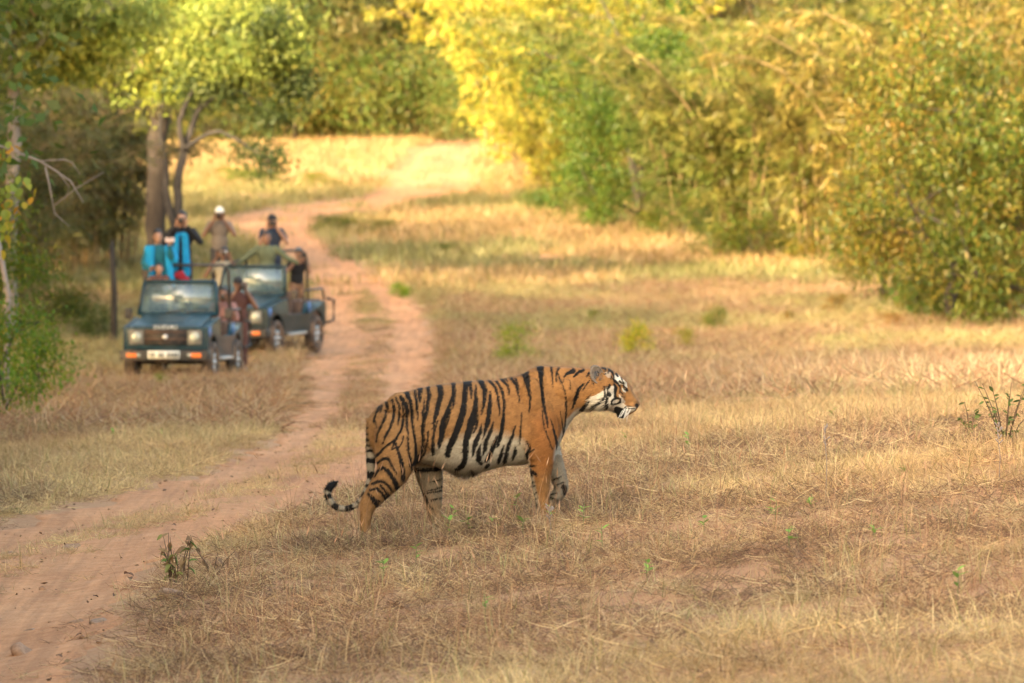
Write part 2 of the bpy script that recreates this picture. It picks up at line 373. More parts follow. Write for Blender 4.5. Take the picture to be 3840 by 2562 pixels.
protos = [mat_mesh('t0', 64, .19, .032, .10, .0014, BROWN, 1), mat_mesh('t1', 64, .19, .038, .11, .0014, BROWN+STRAW[:3], 2),
          tuft_mesh('t2', 46, .095, .15, .0021, 1.3, STRAW, 3, .6), tuft_mesh('t3', 16, .17, .12, .0021, .8, STRAW+OLIVE[:1], 4, .3, .0),
          tuft_mesh('t4', 34, .11, .13, .0023, .9, OLIVE[3:]+STRAW, 5, .4), mat_mesh('t5', 60, .18, .028, .11, .0017, STRAW, 6),
          # coarser ones for the distance
          mat_mesh('t6', 64, .33, .08, .26, .0052, STRAW+BROWN[:3], 7), tuft_mesh('t7', 40, .19, .30, .0075, .9, STRAW+OLIVE, 8, .2),
          tuft_mesh('t8', 36, .30, .55, .016, .9, STRAW+OLIVE[:2], 9, .2), tuft_mesh('t9', 6, .42, .05, .0020, .5, BROWN+OLIVE[:1], 10, 0, .12)]
def grass_object(name, P, S, I, T, label):
    n = len(P); rot = np.zeros((n, 3), np.float32); rot[:, 2] = R.uniform(0, 6.283, n); rot[:, 0] = R.normal(0, .1, n); rot[:, 1] = R.normal(0, .1, n)
    me = bpy.data.meshes.new(name); me.vertices.add(n); me.vertices.foreach_set('co', np.asarray(P, np.float32).ravel())
    def at(nm, ty, dat, key):
        a = me.attributes.new(nm, ty, 'POINT'); a.data.foreach_set(key, np.ascontiguousarray(dat).ravel())
    at('rot', 'FLOAT_VECTOR', rot, 'vector'); at('scl', 'FLOAT', np.asarray(S, np.float32), 'value'); at('idx', 'INT', np.asarray(I, np.int32), 'value')
    c4 = np.ones((n, 4), np.float32); c4[:, :3] = T; at('tint', 'FLOAT_COLOR', c4, 'color')
    o = obj(name, me); me.materials.append(M['grass'])
    ng = bpy.data.node_groups.new(name, 'GeometryNodeTree')
    ng.interface.new_socket('Geometry', in_out='INPUT', socket_type='NodeSocketGeometry'); ng.interface.new_socket('Geometry', in_out='OUTPUT', socket_type='NodeSocketGeometry')
    gi = ng.nodes.new('NodeGroupInput'); go = ng.nodes.new('NodeGroupOutput'); iop = ng.nodes.new('GeometryNodeInstanceOnPoints'); jn = ng.nodes.new('GeometryNodeJoinGeometry')
    for me2 in reversed(protos):
        po = PROTO_OBJ.get(me2.name)
        if po is None: po = PROTO_OBJ[me2.name] = bpy.data.objects.new('grass_tuft_source', me2)
        oi = ng.nodes.new('GeometryNodeObjectInfo'); oi.inputs['Object'].default_value = po; oi.inputs['As Instance'].default_value = False
        g2 = ng.nodes.new('GeometryNodeGeometryToInstance'); ng.links.new(oi.outputs['Geometry'], g2.inputs[0]); ng.links.new(g2.outputs[0], jn.inputs[0])
    def na(nm, ty):
        q = ng.nodes.new('GeometryNodeInputNamedAttribute'); q.data_type = ty; q.inputs['Name'].default_value = nm; return q.outputs['Attribute']
    ng.links.new(gi.outputs[0], iop.inputs['Points']); ng.links.new(jn.outputs[0], iop.inputs['Instance'])
    iop.inputs['Pick Instance'].default_value = True
    ng.links.new(na('idx', 'INT'), iop.inputs['Instance Index']); ng.links.new(na('scl', 'FLOAT'), iop.inputs['Scale'])
    e2r = ng.nodes.new('FunctionNodeEulerToRotation'); ng.links.new(na('rot', 'FLOAT_VECTOR'), e2r.inputs[0]); ng.links.new(e2r.outputs[0], iop.inputs['Rotation'])
    ng.links.new(iop.outputs[0], go.inputs[0])
    mod = o.modifiers.new('grass', 'NODES'); mod.node_group = ng
    return tag(o, label, 'grass', kind='stuff')
PROTO_OBJ = {}
def scatter(y0, y1, dens, margin=1.0):
    """random points over the part of the clearing that the picture can show between depths y0..y1"""
    w1 = .094*y1 + margin; n = int((y1-y0)*2*w1*dens)
    X = R.uniform(-w1, w1, n); Y = R.uniform(y0, y1, n); k = np.abs(X) < .094*Y + margin
    return X[k], Y[k]
def road_u(X, Y):
    l, r = road_lr(Y); return (X-(l+r)/2)/((r-l)/2)
def grow(X, Y):
    """probability of grass given the road; the strip between the ruts keeps matted straw"""
    u = np.abs(road_u(X, Y)); nz = fbm(X*1.3, Y*1.3, 21, 3)
    out = smooth01((u-.99+.45*(nz-.5))/.2)
    med = (u < .27)*smooth01((nz-.31)/.2)*np.interp(Y, [20, 60, 70, 138, 150], [.95, .95, 1, 1, .1])
    return np.maximum(np.maximum(out, med), .012), u
# near: fine matted grass
X, Y = scatter(25, 66, 48)
pr, u = grow(X, Y); k = R.uniform(size=len(X)) < pr; X, Y, u = X[k], Y[k], u[k]
big = fbm(X*.35+5, Y*.22, 31, 3); sm = fbm(X*1.4, Y*1.1, 33, 2)
straw = smooth01((big-.47)/.12 + np.interp(Y, [25, 31, 36, 46, 56], [1.0, .75, .05, 0, .9]) + np.clip((X-1.5)*.12, -.4, .4))
I = np.where(R.uniform(size=len(X)) < straw, R.choice([2, 5, 5, 3, 3, 4, 1], len(X)), R.choice([0, 0, 0, 1, 1, 1, 5, 9, 3], len(X)))
I = np.where(u < .85, R.choice([5, 5, 2, 3], len(X)), I)
bare = (sm < .28) & (R.uniform(size=len(X)) < .4); X, Y, I, u, straw, sm = [q[~bare] for q in (X, Y, I, u, straw, sm)]
S = R.uniform(.7, 1.25, len(X))*np.where(straw > .5, 1.05, .95)*np.where(np.abs(u) < 1.15, .72, 1)*(.72+.65*fbm(X*.9+9, Y*.7, 91, 3))
tint = np.ones((len(X), 3))*(.62+.75*sm)[:, None]
nz = fbm(X*.8, Y*.6, 41, 3)[:, None]; tint = tint*(1 + (nz-.5)*np.array([.25, .5, .55]))*(np.array([1.10, 1.08, 1.0])*(1-straw[:, None]) + np.array([1.22, 1.15, 1.0])*straw[:, None])
grass_object('dry_grass', np.stack([X, Y, gz(X, Y)], -1), S, I, tint, 'matted dry grass around the walking tiger')
# taller tufts round the paws
X = R.uniform(-1.45, .75, 420); Y = 40 + .1*X + R.uniform(-.9, .4, 420)
grass_object('paw_grass', np.stack([X, Y, gz(X, Y)], -1), R.uniform(.8, 1.3, 420), R.choice([1, 0, 2, 1, 0, 9, 5], 420), np.ones((420, 3))*R.uniform(.7, 1.1, (420, 1)), 'tufts of dry grass round the paws of the tiger')
# middle distance
X, Y = scatter(64, 140, 12)
pr, u = grow(X, Y); k = R.uniform(size=len(X)) < pr; X, Y, u = X[k], Y[k], u[k]
big = fbm(X*.25, Y*.10, 51, 3)
I = np.where(R.uniform(size=len(X)) < smooth01((big-.42)/.15), R.choice([6, 6, 7], len(X)), R.choice([6, 7, 7], len(X)))
straw = smooth01((X-2)/3)*smooth01((105-Y)/25)
green = smooth01((big-.5)/.1)[:, None]*smooth01((Y-92)/15)[:, None]
S = R.uniform(.6, 1.25, len(X))*(1+.35*straw); S = S*np.where(np.abs(u) < 1.2, .55, 1)
base = np.array([.80, .73, .70])*(1-straw[:, None]) + np.array([1.15, 1.12, 1.05])*straw[:, None]
tint = base*(1-green) + np.array([.72, .82, .62])*green
tint = tint*(.8+.4*fbm(X*.8, Y*.4, 61, 2))[:, None]
grass_object('meadow_grass', np.stack([X, Y, gz(X, Y)], -1), S, I, tint, 'tall dry grass of the clearing behind the tiger')
# far slope
X, Y = scatter(138, 265, 3.2, 2)
pr, u = grow(X, Y); k = R.uniform(size=len(X)) < pr; X, Y = X[k], Y[k]
S = R.uniform(.6, 1.3, len(X)); gr = np.maximum(smooth01((fbm(X*.2, Y*.12, 71, 3)-.5)/.1), .85*smooth01((-3.5-X)/2)*smooth01((202-Y)/12))[:, None]*smooth01((205-Y)/15)[:, None]
tint = (np.array([.92, .82, .68])*(1-gr) + np.array([.6, .7, .5])*gr)*(.8+.4*R.uniform(size=(len(X), 1)))
grass_object('slope_grass', np.stack([X, Y, gz(X, Y)], -1), S, np.full(len(X), 8), tint, 'straw coloured grass on the far slope')

# ------------------------------------------------------------------ trees
def leaves_np(P, D, L, W, C, curl=.25, rs=R):
    """kite-shaped leaves: P base points, D directions, L lengths, W widths"""
    n = len(P); D = D/(np.linalg.norm(D, axis=1, keepdims=True)+1e-9)
    rv = rs.normal(size=(n, 3)); S = np.cross(D, rv); S /= (np.linalg.norm(S, axis=1, keepdims=True)+1e-9); U = np.cross(S, D)
    L = L[:, None]; W = W[:, None]
    mid = P + D*L*.45 + U*L*curl*.3; tip = P + D*L
    V = np.stack([P, mid - S*W*.5, tip, mid + S*W*.5], 1).reshape(-1, 3)
    F = np.arange(n*4).reshape(n, 4)
    return V, F, np.repeat(C, 4, axis=0)
def pal(P, n, rs, jit=.22):
    P = np.array(P); c = P[rs.randint(len(P), size=n)]; return c*rs.uniform(1-jit, 1+jit, (n, 1))
def skeleton(rs, h, r0, fork, spread, levels, lean=(0, 0), first=.35, wob=.08):
    """recursive limbs: returns list of (points, radii) and tips"""
    limbs = []; tips = []
    def limb(p, d, ln, r, lv):
        n = 5; pts = [p]; dd = d.copy()
        for i in range(n):
            dd = dd + rs.normal(0, wob, 3); dd[2] += .03; dd /= np.linalg.norm(dd); pts.append(pts[-1] + dd*ln/n)
        rad = [r*(1-.55*i/n) for i in range(n+1)]
        if lv == levels: rad = [r*(1-.9*i/n) for i in range(n+1)]
        limbs.append((pts, rad, lv))
        if lv >= levels: tips.extend([(pts[j], lv) for j in (2, 3, 4, 5)]); return
        if lv >= 1: tips.append((pts[4], lv))
        k = fork if lv else fork+2
        for j in range(k):
            t = first + (1-first)*((j+.6)/k) if lv == 0 else .35 + .65*(j+.5)/k
            q = min(int(t*n), n-1); base = pts[q] + (pts[q+1]-pts[q])*(t*n-q)
            a, b = orth(dd); th = rs.uniform(0, 6.28) if lv else j*2.4 + rs.uniform(-.4, .4)
            nd = dd*(1-spread*.6) + (a*math.cos(th)+b*math.sin(th))*spread*rs.uniform(.75, 1.25); nd /= np.linalg.norm(nd)
            limb(base, nd, ln*rs.uniform(.5, .68), rad[q]*.6, lv+1)
    d = np.array([lean[0], lean[1], 1.]); limb(np.zeros(3) - np.array([0, 0, .15]), d/np.linalg.norm(d), h*.62, r0, 0)
    return limbs, tips
def tree_meshes(seed, h, r0, palette, nleaf, leaf=(.12, .07), cl=.45, fork=4, spread=.75, levels=3, lean=(0, 0), first=.35, droop=.25, bark='bark', low=0):
    rs = np.random.RandomState(seed); limbs, tips = skeleton(rs, h, r0, fork, spread, levels, lean, first)
    mb = MB()
    for pts, rad, lv in limbs: mb.tube(pts, [max(q, .006) for q in rad], 9 if lv == 0 else (6 if lv == 1 else 4), False)
    tm = mb.mesh('trunk', M[bark], True)
    T = np.array([t[0] for t in tips]); w = rs.uniform(.12, 1, len(T))**2.2; w /= w.sum()
    ti = rs.choice(len(T), nleaf, p=w)
    P = T[ti] + rs.normal(0, cl, (nleaf, 3))*np.array([1, 1, .75])
    if low: P[:, 2] = np.where(P[:, 2] < low, low + rs.uniform(0, .6, nleaf), P[:, 2])
    D = rs.normal(size=(nleaf, 3)); D[:, 2] -= droop*2
    tipc = pal(palette, len(T), rs, .25)[ti]; C = .65*tipc + .35*pal(palette, nleaf, rs)
    V, F, Cc = leaves_np(P, D, leaf[0]*rs.uniform(.6, 1.3, nleaf), leaf[1]*rs.uniform(.6, 1.3, nleaf), C, rs=rs)
    return tm, mesh_np('crown', V, F, Cc, M['leaf'])
def bamboo_meshes(seed, h, nc, palette, nspray, rad=.5, arch=.9, leaf=(.22, .03), per=9):
    rs = np.random.RandomState(seed); mb = MB(); P = []; D = []
    for c in range(nc):
        a = rs.uniform(0, 6.28); r = rad*math.sqrt(rs.uniform()); b = np.array([r*math.cos(a), r*math.sin(a), -.1]); a2 = a + rs.normal(0, .6)
        hh = h*rs.uniform(.55, 1.1); ar = arch*rs.uniform(.3, 1.3)*hh*.55; dv = np.array([math.cos(a2), math.sin(a2), 0])
        pts = [b + dv*ar*(t**2.2) + np.array([0, 0, hh*(t - .28*arch*t**4)]) for t in np.linspace(0, 1, 9)]
        mb.tube(pts, list(np.linspace(.032, .006, 9)), 5, False)
        for s in range(nspray):
            t = rs.uniform(.12, 1)**.8*8; q = min(int(t), 7); p = pts[q] + (pts[q+1]-pts[q])*(t-q)
            th = rs.uniform(0, 6.28); out = np.array([math.cos(th), math.sin(th), rs.uniform(-.3, .5)]); ln = rs.uniform(.25, 1.1)*(1.15-t/12)
            e = p + out*ln + np.array([0, 0, -.25*ln*ln]); 
            if rs.uniform() < .35: mb.tube([p, (p+e)/2+np.array([0, 0, .05]), e], [.006, .005, .003], 3, False)
            k = per; f = rs.uniform(.25, 1, (k, 1)); P.append(p + (e-p)*f + rs.normal(0, .085, (k, 3))); dd = out*.6 + rs.normal(0, .55, (k, 3)); dd[:, 2] -= .55; D.append(dd)
    P = np.concatenate(P); D = np.concatenate(D); n = len(P)
    C = .75*np.repeat(pal(palette, n//per, rs, .5), per, axis=0) + .25*pal(palette, n, rs)
    V, F, Cc = leaves_np(P, D, leaf[0]*rs.uniform(.6, 1.25, n), leaf[1]*rs.uniform(.7, 1.3, n), C, .15, rs=rs)
    return mb.mesh('canes', M['cane'], True), mesh_np('foliage', V, F, Cc, M['leaf'])
def plant(name, meshes, names, X, Y, sc, rz, label, cat, group=None, tint=(1, 1, 1), dz=0, sz=None):
    t = empty(name, (X, Y, gzf(X, Y)+dz), rz); t.scale = (sc, sc, sz or sc)
    for nm, me in zip(names, meshes):
        c = obj(nm, me, t); c.color = (*tint, 1)
    return tag(t, label, cat, group)
TC = ('trunk', 'crown'); BC = ('canes', 'foliage')
GREEN = [(0.064, 0.105, 0.019), (0.083, 0.128, 0.022), (0.045, 0.075, 0.016), (0.112, 0.143, 0.025), (0.143, 0.150, 0.032)]
OLV = [(0.133, 0.140, 0.042), (0.168, 0.154, 0.051), (0.098, 0.112, 0.033), (0.196, 0.154, 0.054), (0.154, 0.098, 0.039)]
YEL = [(0.359, 0.312, 0.040), (0.296, 0.281, 0.033), (0.406, 0.328, 0.046), (0.234, 0.242, 0.033)]
BAM = [(0.198, 0.158, 0.045), (0.112, 0.119, 0.028), (0.277, 0.205, 0.073), (0.086, 0.099, 0.022), (0.158, 0.112, 0.034), (0.139, 0.132, 0.034)]
LT = [(.19, .22, .04), (.25, .26, .05), (.32, .29, .05), (.14, .18, .035)]
WARM = [(.07, .10, .02), (.12, .13, .025), (.20, .15, .03), (.05, .08, .018), (.22, .12, .035), (.15, .16, .03)]
LT = [(.19, .22, .04), (.25, .26, .05), (.32, .29, .05), (.14, .18, .035)]

tA = [tree_meshes(100+i, 9, .16, GREEN, 9000, (.15, .085), .5) for i in range(2)]
tO = [tree_meshes(110+i, 10, .15, OLV, 13000, (.17, .095), .6) for i in range(3)]
tW = [tree_meshes(120+i, 6.4, .10, WARM+GREEN[:2], 23000, (.155, .052), .30, 5, .9, 3, first=.04, droop=.5, low=.1) for i in range(2)]
bB = [bamboo_meshes(130+i, 8.5, 26, BAM, 34, .6, 1.0, (.30, .045), 16) for i in range(3)]
bY = [bamboo_meshes(140+i, 10, 30, YEL, 34, .8, 1.0, (.30, .075), 12) for i in range(2)]
bO = [bamboo_meshes(150+i, 7.5, 26, [(.13, .13, .045), (.17, .15, .055), (.10, .11, .035), (.22, .16, .07), (.15, .16, .045)], 28, .7, .9, (.27, .05), 14) for i in range(2)]
sh = [tree_meshes(160+i, 2.0, .03, WARM+GREEN[:2], 2600, (.10, .055), .26, 4, .95, 2, first=.05, droop=.2, low=.04) for i in range(2)]

un = [tree_meshes(165+i, 2.0, .03, WARM+GREEN[:2], 8000, (.05, .03), .26, 4, .95, 2, first=.05, droop=.2, low=.04) for i in range(2)]
def upx(u, Y): return (u-CX0)*Y/FPX
# right-hand edge of the clearing
for i, (u, Y, s, tint, lab) in enumerate([
        (3560, 121, 1.02, (1.02, 1.0, .68), 'dense leafy tree with foliage down to the ground at the meadow edge'),
        (3980, 118, 1.12, (.95, .98, .7), 'tall dense leafy tree closing off the meadow edge'),
        (3300, 131, .62, (1.15, .9, .8), 'low reddish leafy tree between bamboo and the dense leafy tree')]):
    plant('leafy_tree', tW[i % 2], TC, upx(u, Y), Y, s, i*2.1, lab, 'tree', None, tint)
for i, (u, Y, s, tint) in enumerate([(2560, 163, .95, (.75, 1.05, .7)), (2790, 152, 1.0, (.95, 1.12, .75)), (3080, 149, 1.05, (1.05, 1.12, .8)), (3330, 143, 1.08, (1.15, 1.1, .8)), (3700, 140, 1.15, (1.15, 1.1, .85)), (3500, 160, 1.2, (.75, .95, .65)), (2950, 172, 1.2, (.8, .9, .8))]):
    plant('bamboo_clump', bB[i % 3], BC, upx(u, Y), Y, s, i*1.3, 'dry yellowing bamboo clump at the sunlit meadow edge', 'bamboo', 'dry bamboo clumps along the sunlit meadow edge', tint)
plant('broadleaf_tree', tA[0], TC, upx(2400, 176), 176, 1.0, .4, 'dark green broadleaf tree between yellow bamboo and dry bamboo', 'tree', None, (.95, .95, .7))
plant('broadleaf_tree', tW[1], TC, upx(2400, 168), 168, 1.0, 2.4, 'smaller green broadleaf tree in front of the dark green one', 'tree', None, (.8, 1.15, .7))
for i, (u, Y, s) in enumerate([(1985, 194, 1.0), (2190, 186, .95), (1890, 206, 1.05), (2110, 206, 1.15), (2300, 192, 1.05), (2060, 182, .5)]):
    plant('yellow_bamboo', bY[i % 2], BC, upx(u, Y), Y, s, i*1.9, 'bright yellow green bamboo clump beside the far bend of the track', 'bamboo', 'yellow bamboo beside the far bend', (1, 1, 1))
# far forest wall
n = 0
for row, (Y, us) in enumerate([(232, (820, 1010, 1190, 1370, 1530, 1680)), (248, (700, 900, 1090, 1280, 1450, 1600, 1780)), (268, (560, 800, 1000, 1200, 1400, 1620, 1850, 2100)), (215, (2350,))]):
    for u in us:
        Y2 = Y + R.uniform(-4, 4); q = R.uniform(.85, 1.2); hue = R.uniform(-.12, .15)
        plant('forest_tree', tO[n % 3], TC, upx(u, Y2), Y2, q*1.05, n*1.7, 'olive green tree in the forest wall beyond the far slope', 'tree', 'trees of the far forest wall', (.72+hue, .92, .95-hue)); n += 1
# right and left back fill
for i, (u, Y, s) in enumerate([(2700, 200, 1.1), (3000, 205, 1.15), (3350, 190, 1.1), (3750, 180, 1.1), (2500, 225, 1.1), (2900, 235, 1.2), (3300, 225, 1.2), (3800, 210, 1.2)]):
    plant('forest_tree', tO[i % 3], TC, upx(u, Y), Y, s, i*2.3, 'olive tree rising behind the dry bamboo', 'tree', 'trees behind the dry bamboo', (1, 1.05, .85))
# left side: big trunk, forked dark tree, pale trunk, shrubs and bamboo in the shade
def px_tree(name, Y, limbs, clusters, palette, bark, label, leaf=(.14, .06), seed=1, dark=None):
    """a tree whose limbs and leaf clusters were read off the photograph at its depth Y"""
    rs = np.random.RandomState(seed); b0 = px(*limbs[0][0][0], Y); base = np.array([b0[0], Y, gzf(b0[0], Y)])
    t = empty(name, base); tag(t, label, 'tree'); mb = MB(); L0 = limbs[0]
    for pts, r0, r1 in limbs:
        dy = rs.uniform(-.5, .5); P = [px(u, v, Y + dy*i/len(pts)) - base for i, (u, v) in enumerate(pts)]
        if pts is L0[0]: P = [np.array([P[0][0]*1.0, 0, -.15])] + P
        Q = interp_stations(P, len(P)*4); Q += rs.normal(0, r0*.12, Q.shape); mb.tube(list(Q), list(np.linspace(r0, r1, len(Q))), 9, False)
    obj('trunk', mb.mesh('trunk', M[bark], True), t)
    Ps = []; Cs = []; Ds = []
    for (u, v, ru, rv, n, pi) in clusters:
        n = int(n*1.7)
        m = max(3, n//42); c0 = px(u, v, Y) - base; k = Y/FPX
        cen = c0 + np.stack([rs.normal(0, ru*k*.5, m), rs.normal(0, ru*k*.6, m), rs.normal(0, rv*k*.5, m)], -1); ii = rs.randint(m, size=n)
        Ps.append(cen[ii] + rs.normal(0, .19, (n, 3))*np.array([1.3, 1.3, .75])); pc = pal(palette[pi], m, rs, .5)[ii]; Cs.append(.7*pc + .3*pal(palette[pi], n, rs)); d = rs.normal(size=(n, 3)); d[:, 2] -= .9; Ds.append(d)
    P = np.concatenate(Ps); n = len(P); V, F, C = leaves_np(P, np.concatenate(Ds), leaf[0]*rs.uniform(.6, 1.3, n), leaf[1]*rs.uniform(.6, 1.3, n), np.concatenate(Cs), rs=rs)
    obj('crown', mesh_np('crown', V, F, C, M['leaf']), t); return t
DARKG = [(.05, .075, .022), (.07, .10, .03), (.10, .12, .035)]; TIP = [(.34, .36, .05), (.26, .32, .05), (.42, .38, .06), (.18, .24, .04)]; MIDG = [(.20, .27, .05), (.27, .31, .06), (.12, .17, .04), (.34, .34, .07)]
PALS = [MIDG, TIP, DARKG]
px_tree('large_tree', 137, [([(575, 1080), (580, 850), (588, 600), (602, 380), (612, 150), (620, -150)], .29, .19), ([(600, 400), (560, 250), (500, 100), (430, -60)], .12, .06), ([(612, 150), (700, 20), (800, -100)], .12, .06), ([(560, 250), (640, 120), (760, 60)], .05, .02)],
        [(660, 330, 130, 80, 1100, 1), (590, 200, 180, 120, 1800, 0), (720, 180, 160, 120, 2000, 1), (800, 90, 220, 130, 2600, 0), (470, 60, 240, 140, 2600, 0), (680, 30, 240, 110, 2400, 1), (300, 200, 200, 110, 1800, 1), (960, 60, 200, 110, 2000, 0), (230, 60, 240, 120, 2200, 0), (600, -120, 500, 150, 3500, 0)], PALS, 'bark', 'large tree with thick furrowed brown trunk behind the jeeps', (.17, .065), 5)
px_tree('forked_tree', 134, [([(664, 1080), (662, 900), (668, 700), (692, 560), (742, 420), (800, 310), (870, 240), (980, 170)], .15, .03), ([(662, 900), (628, 740), (622, 620), (600, 480), (610, 380)], .10, .03), ([(695, 555), (800, 495), (868, 512), (930, 552), (985, 590), (1030, 612)], .055, .012), ([(690, 560), (672, 470), (700, 380), (755, 260), (790, 100)], .08, .02), ([(742, 420), (860, 330), (960, 380), (1040, 440)], .045, .012), ([(668, 700), (700, 560), (720, 470)], .06, .02)],
        [(870, 230, 170, 80, 1900, 0), (1000, 170, 190, 110, 2200, 0), (1040, 215, 90, 40, 900, 1), (780, 320, 120, 70, 700, 2), (980, 120, 160, 80, 1500, 2), (950, 560, 90, 40, 260, 2), (1000, 610, 60, 30, 160, 2), (1000, 420, 80, 60, 350, 2), (760, 200, 130, 120, 1200, 0), (860, 60, 220, 90, 1800, 0), (1130, 300, 60, 90, 500, 2)], PALS, 'bark_dark', 'slender dark tree forking low beside the large trunk', (.16, .062), 6)
px_tree('pale_tree', 112, [([(38, 1150), (42, 800), (52, 500), (45, 200), (20, -100)], .15, .10), ([(52, 250), (130, 175), (260, 130), (420, 30), (520, -60)], .085, .05), ([(45, 330), (-60, 200), (-150, 60)], .06, .03), ([(260, 130), (300, 40), (330, -60)], .04, .02)],
        [(250, 190, 170, 70, 1100, 1), (150, 80, 200, 110, 1800, 0), (330, 120, 150, 80, 1000, 1), (80, 260, 150, 60, 700, 0), (400, 40, 200, 70, 1200, 0), (100, -60, 400, 100, 2000, 0), (230, 250, 120, 40, 500, 1)], PALS, 'bark_pale', 'pale smooth trunked tree at the left forest edge', (.17, .06), 9)
for i, (u, Y, s) in enumerate([(-150, 128, 1.0), (-60, 126, .95), (190, 147, 1.05), (420, 152, 1.0), (30, 140, 1.2), (260, 150, 1.2), (-40, 116, .6), (-20, 118, .8)]):
    plant('bamboo_thicket', bO[i % 2], BC, upx(u, Y), Y, s, i*1.1, 'shaded olive bamboo thicket beneath the left trees', 'bamboo', 'shaded bamboo thickets on the left', (1, 1, 1))
for i, (u, Y, s) in enumerate([(60, 175, 1.0), (260, 172, 1.0), (-200, 165, 1.0)]):
    plant('forest_tree', tO[(i+1) % 3], TC, upx(u, Y), Y, s, i*2.9, 'olive tree rising behind the shaded bamboo', 'tree', 'trees behind the shaded bamboo', (.95, 1.05, .9))
# forest edge that shades the track from the west (left of the picture)
i = 0
for Y in np.arange(-30, 151, 2.7):
    X = -12.5 - 2.2*vnoise(Y*.3, 1, 3) - (0 if i % 2 else 3.0) - max(0, Y-85)*.075 - (1.5 if Y > 124 else 0); s = (.80 + .18*vnoise(Y*.5, 4, 9))*(1.02 if 114 < Y < 138 else 1.5)
    plant('roadside_tree', tA[i % 2] if i % 3 else tO[i % 3], TC, float(X), float(Y), float(s), i*1.37, 'tree of the forest edge along the west side of the track', 'tree', 'forest edge trees west of the track', (.9, 1, .9)); i += 1
for Y in np.arange(-26, 58, 1.5):  # extra bamboo out of view, added to keep sun off the foreground
    X = -8.2 - .07*max(Y, 0) - 2.4*vnoise(Y*1.6, 2, 8); s = 1.35 + .3*vnoise(Y*.7, 6, 2)
    plant('shade_bamboo', bO[i % 2], BC, float(X), float(Y), float(s), i*1.37, 'unseen bamboo thicket added to shade the foreground', 'bamboo', 'unseen bamboo added for shade', (.9, 1, .9)); i += 1
# ------------------------------------------------------------------ tiger
# traced in a 2350 px wide enlargement of the photograph: 1.8077 enlargement px per photograph px, at depth 40 m
TS = 1.8077*FPX/40.0                       # enlargement px per metre on the tiger
TORG = px(1180 + 1000/1.8077, 1320 + 1120/1.8077, 40.0)   # world point of enlargement px (1000, 1120)
def tw(cx, cy, y=0.0): return np.array([(cx-1000)/TS, y, (1120-cy)/TS])
def torso(stations, n=28):
    rings = []
    for x, t, b, hw, egg in stations:
        th = np.linspace(0, 2*math.pi, n, endpoint=False)
        zc_ = -(np.cos(th))*(b-t)/2 + (t+b)/2
        yy = hw*np.sign(np.sin(th))*np.abs(np.sin(th))**.82*(1 - egg*np.cos(th))
        rings.append(np.stack([np.full(n, (x-1000)/TS), yy, (1120-zc_)/TS], -1))
    return loft(rings)
def limb_np(st, n=16, m=40):
    """limb through (cx, cy, radius in the side plane, radius across, y)"""
    S = interp_stations(st, m); P = np.stack([(S[:, 0]-1000)/TS, S[:, 4], (1120-S[:, 1])/TS], -1); rings = []
    for i in range(m):
        t = P[min(i+1, m-1)]-P[max(i-1, 0)]; t[1] = 0; t /= np.linalg.norm(t)+1e-9; a = np.array([-t[2], 0, t[0]]); b = np.array([0, 1., 0])
        th = np.linspace(0, 2*math.pi, n, endpoint=False)
        rings.append(P[i] + S[i, 2]*np.cos(th)[:, None]*a + S[i, 3]*np.sin(th)[:, None]*b)
    return loft(rings)
TORSO = [(352,490,585,.045,0),(375,435,660,.10,0),(430,370,725,.15,0),(500,327,752,.185,.02),(600,281,765,.20,.05),(700,247,752,.20,.08),(800,230,765,.212,.10),(900,215,800,.235,.09),(1000,203,819,.25,.09),(1100,193,813,.25,.09),(1200,190,790,.245,.09),(1300,178,768,.235,.12),(1400,155,765,.225,.12),(1470,114,750,.212,.16),(1530,94,725,.195,.18),(1600,97,690,.175,.15),(1655,101,628,.155,.10),(1700,103,535,.14,.05),(1750,105,452,.128,0),(1800,107,410,.122,0),(1850,110,400,.122,0),(1885,112,394,.128,.05),(1920,106,392,.14,.05),(1960,104,395,.145,.05),(2000,114,397,.138,.02),(2035,131,410,.118,0),(2065,150,428,.098,0),(2092,170,440,.084,0),(2115,194,432,.076,0),(2137,230,424,.070,0),(2158,272,411,.064,0),(2180,308,392,.052,0),(2196,334,372,.034,0),(2203,348,358,.012,0)]
parts = [torso(interp_stations(TORSO, 110), 36)]
NF = [(1500,330,.10,.05,-.12),(1520,440,.135,.075,-.14),(1535,560,.130,.085,-.155),(1540,660,.102,.082,-.16),(1536,750,.086,.074,-.16),(1533,820,.073,.066,-.16),(1536,900,.062,.058,-.16),(1540,980,.051,.052,-.16),(1546,1040,.050,.054,-.16),(1566,1085,.052,.06,-.16),(1605,1103,.040,.056,-.16),(1632,1110,.022,.045,-.16)]
NH = [(590,430,.14,.05,-.13),(570,540,.165,.09,-.14),(560,650,.155,.10,-.15),(550,740,.142,.098,-.155),(520,825,.112,.088,-.16),(455,910,.088,.075,-.16),(395,985,.069,.062,-.16),(356,1045,.058,.052,-.16),(346,1110,.047,.046,-.16),(343,1180,.041,.044,-.16),(352,1230,.043,.05,-.16),(388,1252,.040,.056,-.16),(425,1262,.024,.045,-.16)]
FH = [(760,640,.12,.06,.12),(765,720,.115,.08,.14),(768,800,.101,.08,.15),(785,880,.088,.072,.15),(796,960,.071,.062,.15),(804,1030,.060,.054,.15),(808,1090,.050,.05,.15),(836,1142,.046,.055,.15),(880,1160,.034,.052,.15),(910,1166,.02,.04,.15)]
FF = [(1540,560,.10,.06,.12),(1570,660,.10,.075,.14),(1612,760,.080,.072,.15),(1648,835,.062,.062,.15),(1668,895,.054,.056,.15),(1672,930,.050,.054,.15),(1655,965,.046,.054,.15),(1630,995,.042,.055,.15),(1606,1025,.028,.045,.15)]
for st in (NF, NH, FH, FF): parts.append(limb_np(st))
